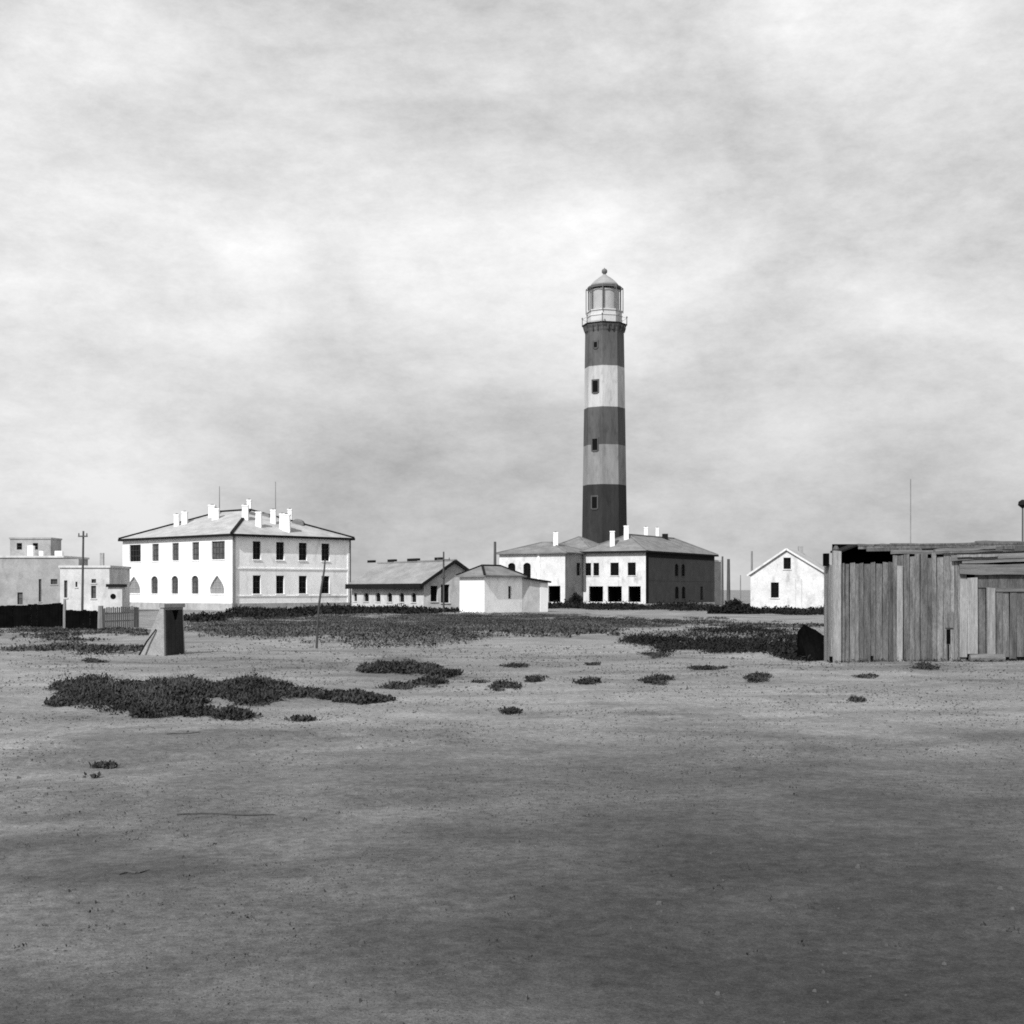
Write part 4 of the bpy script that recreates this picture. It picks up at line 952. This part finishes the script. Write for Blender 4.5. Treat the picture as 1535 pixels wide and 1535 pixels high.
scrub('weed_belt', 'sparse weeds on the pale track below the keepers house', [(950, 932, 200, 6), (1150, 938, 110, 6), (840, 950, 150, 6)], 2200, .12, .3, 9, 54, m='weed_leaf', kind='stuff', cat='weeds', thr=.0, fs=.3, leaf=.1)
# hedges and bushes at the foot of the houses
def bush(name, label, px, y, w, h, d, n, seed, m='hedge_leaf', cat='bush', group=None):
    rs = random.Random(seed); x = xpx(px, y); z = ground_z(x, y); M = MB()
    t_ = thing(name, label, cat, (x, y, z), group)
    for _ in range(n):
        a = rs.uniform(0, 2 * math.pi); el = math.asin(rs.uniform(-.1, 1)); r_ = rs.uniform(.55, 1.0) ** .5
        dx, dy, dz2 = math.cos(el) * math.cos(a), math.cos(el) * math.sin(a), math.sin(el)
        k = r_ * (.8 + .35 * mnoise.noise((dx * 2.1 + seed, dy * 2.1, dz2 * 2.1)))
        p = Vector((x + dx * w * k, y + dy * d * k, z + .05 + max(0, dz2) * h * k)); s = rs.uniform(.05, .13) * (1 + h * .4)
        q = [Vector((rs.gauss(0, s), rs.gauss(0, s), rs.gauss(0, s))) for _ in range(3)]; i = len(M.v)
        M.v += [tuple(p + e) for e in q]; M.f.append((i, i + 1, i + 2))
    M.build('foliage', m, t_, fix=False)
    S = MB()
    for j in range(4): a = j * 1.6 + seed; S.tube([(x + .03 * math.cos(a), y + .03 * math.sin(a), z - .1), (x + w * .5 * math.cos(a), y + d * .5 * math.sin(a), z + h * .6)], [.05, .02], 5)
    S.build('stem', 'pole_wood', t_); return t_
bush('bush', 'round black bush at the left of the gabled house', 1099, 138, 1.5, 1.55, 1.2, 1500, 3, group='bushes at the foot of the houses')
bush('bush', 'lower black bush joining the round one towards the gabled house', 1118, 137, 1.5, 1.0, 1.0, 1000, 4, group='bushes at the foot of the houses')
bush('bush', 'small black bush at the foot of the slim pole', 1072, 139, 1.0, .8, .8, 700, 5, group='bushes at the foot of the houses')
bush('bush', 'ragged dark bush in the recess between wing and main front', 863, 187, 1.3, 2.0, .9, 1100, 6, group='bushes at the foot of the houses')
scrub('low_hedge', 'long low black hedge at the foot of the keepers house', [(870, 911, 100, 2.4), (960, 913, 110, 2.4), (1040, 914, 50, 2.6), (800, 911, 40, 2)], 3000, .6, .5, 10, 60, m='hedge_leaf', cat='hedge', thr=-.45, fs=.2, leaf=.2)
scrub('low_hedge', 'low black hedge at the foot of the gabled house', [(1150, 918, 50, 2.6), (1210, 920, 50, 2.6), (1110, 917, 30, 2.4)], 2000, .55, .4, 10, 61, m='hedge_leaf', cat='hedge', thr=-.5, fs=.3, leaf=.17)
# specks of weed and a crust of small clods all over the bare sand
rs = random.Random(31); M = MB()
for _ in range(800):
    y = 6 + 32 * rs.random() ** 1.0; x = rs.uniform(-.43, .43) * y
    if mnoise.noise((x * .35, y * .35, 4.4)) < .02: continue
    leaf_clump(M, x, y, ground_z(x, y), rs.uniform(.008, .022), rs.uniform(.02, .08), rs.randint(4, 10), rs, .014)
for _ in range(160):                                    # and along the foot of the shed
    x = rs.uniform(SX(1240), SX(1560)); y = YF - rs.uniform(.02, .35)
    leaf_clump(M, x, y, ground_z(x, y), rs.uniform(.02, .09), rs.uniform(.03, .1), rs.randint(5, 12), rs, .03)
tag(M.build('weed_specks', 'scrub_leaf', fix=False), 'tiny dark weeds sprinkled thinly over the bare sand', 'weeds', kind='stuff')
for nm, mt_, n, lb, sd in (('soil_crumbs', 'crumb_dark', 75000, 'loose dark crumbs of soil all over the bare sand', 2.2), ('sand_grit', 'sandy_soil', 45000, 'loose pale grit all over the bare sand', 6.1)):
    M = MB()
    for _ in range(n):
        y = 4.6 * (42 / 4.6) ** rs.random(); x = rs.uniform(-.44, .44) * y
        if rs.random() > .5 + 1.2 * mnoise.noise((x * .6, y * .6, sd)): continue
        s = y * .0005 * rs.uniform(.4, 1.6) ** 1.8; z = ground_z(x, y) - s * .2; a = rs.uniform(0, 1.5); i = len(M.v); h = s * rs.uniform(.6, 1.3)
        for k in range(4): r_ = s * rs.uniform(.6, 1.3); M.v.append((x + r_ * math.cos(a + k * 1.57), y + r_ * math.sin(a + k * 1.57), z))
        M.v.append((x + s * rs.uniform(-.4, .4), y + s * rs.uniform(-.4, .4), z + h))
        M.f += [(i, i + 1, i + 4), (i + 1, i + 2, i + 4), (i + 2, i + 3, i + 4), (i + 3, i, i + 4)]
    tag(M.build(nm, mt_, fix=False), lb, 'soil', kind='stuff')
# pebbles and clods
rs = random.Random(77); M = MB()
for _ in range(1500):
    y = rs.uniform(4.8, 26) if rs.random() < .7 else rs.uniform(20, 34); x = rs.uniform(-.42, .42) * y; s = rs.choice((.004, .005, .006, .008, .01, .018)) * rs.uniform(.7, 1.4); z = ground_z(x, y)
    b = [(x + s * rs.uniform(.7, 1.3) * math.cos(a + .3), y + s * rs.uniform(.7, 1.3) * math.sin(a + .3), z - .005) for a in (0, 1.25, 2.5, 3.8, 5)]
    M.hexa(b, [(x + (p[0] - x) * .55, y + (p[1] - y) * .55, z + s * rs.uniform(.5, .9)) for p in b])
pb = M.build('pebbles', 'pebble', fix=False); tag(pb, 'scattered pebbles and clods on the bare sand', 'pebbles', kind='stuff')
# twigs lying on the sand
for a, b, c_, d, lb in ((265, 1222, 412, 1223, 'long thin twig lying flat on the sand at lower left'), (178, 1312, 222, 1306, 'short twig lying on the sand near the lower left corner'),
                        (250, 1101, 300, 1098, 'short twig below the largest scrub mat')):
    p, q = gp(a, b), gp(c_, d); t_ = MB(); pts = []
    for k in range(9): s = k / 8; v_ = p.lerp(q, s); v_.y += .04 * math.sin(s * 7); v_.z = ground_z(v_.x, v_.y) + .006; pts.append(v_)
    o = t_.tube(pts, [.005, .007, .008, .007, .007, .006, .006, .005, .003], 6).build('twig', 'pole_wood'); tag(o, lb, 'twig', 'twigs on the sand')
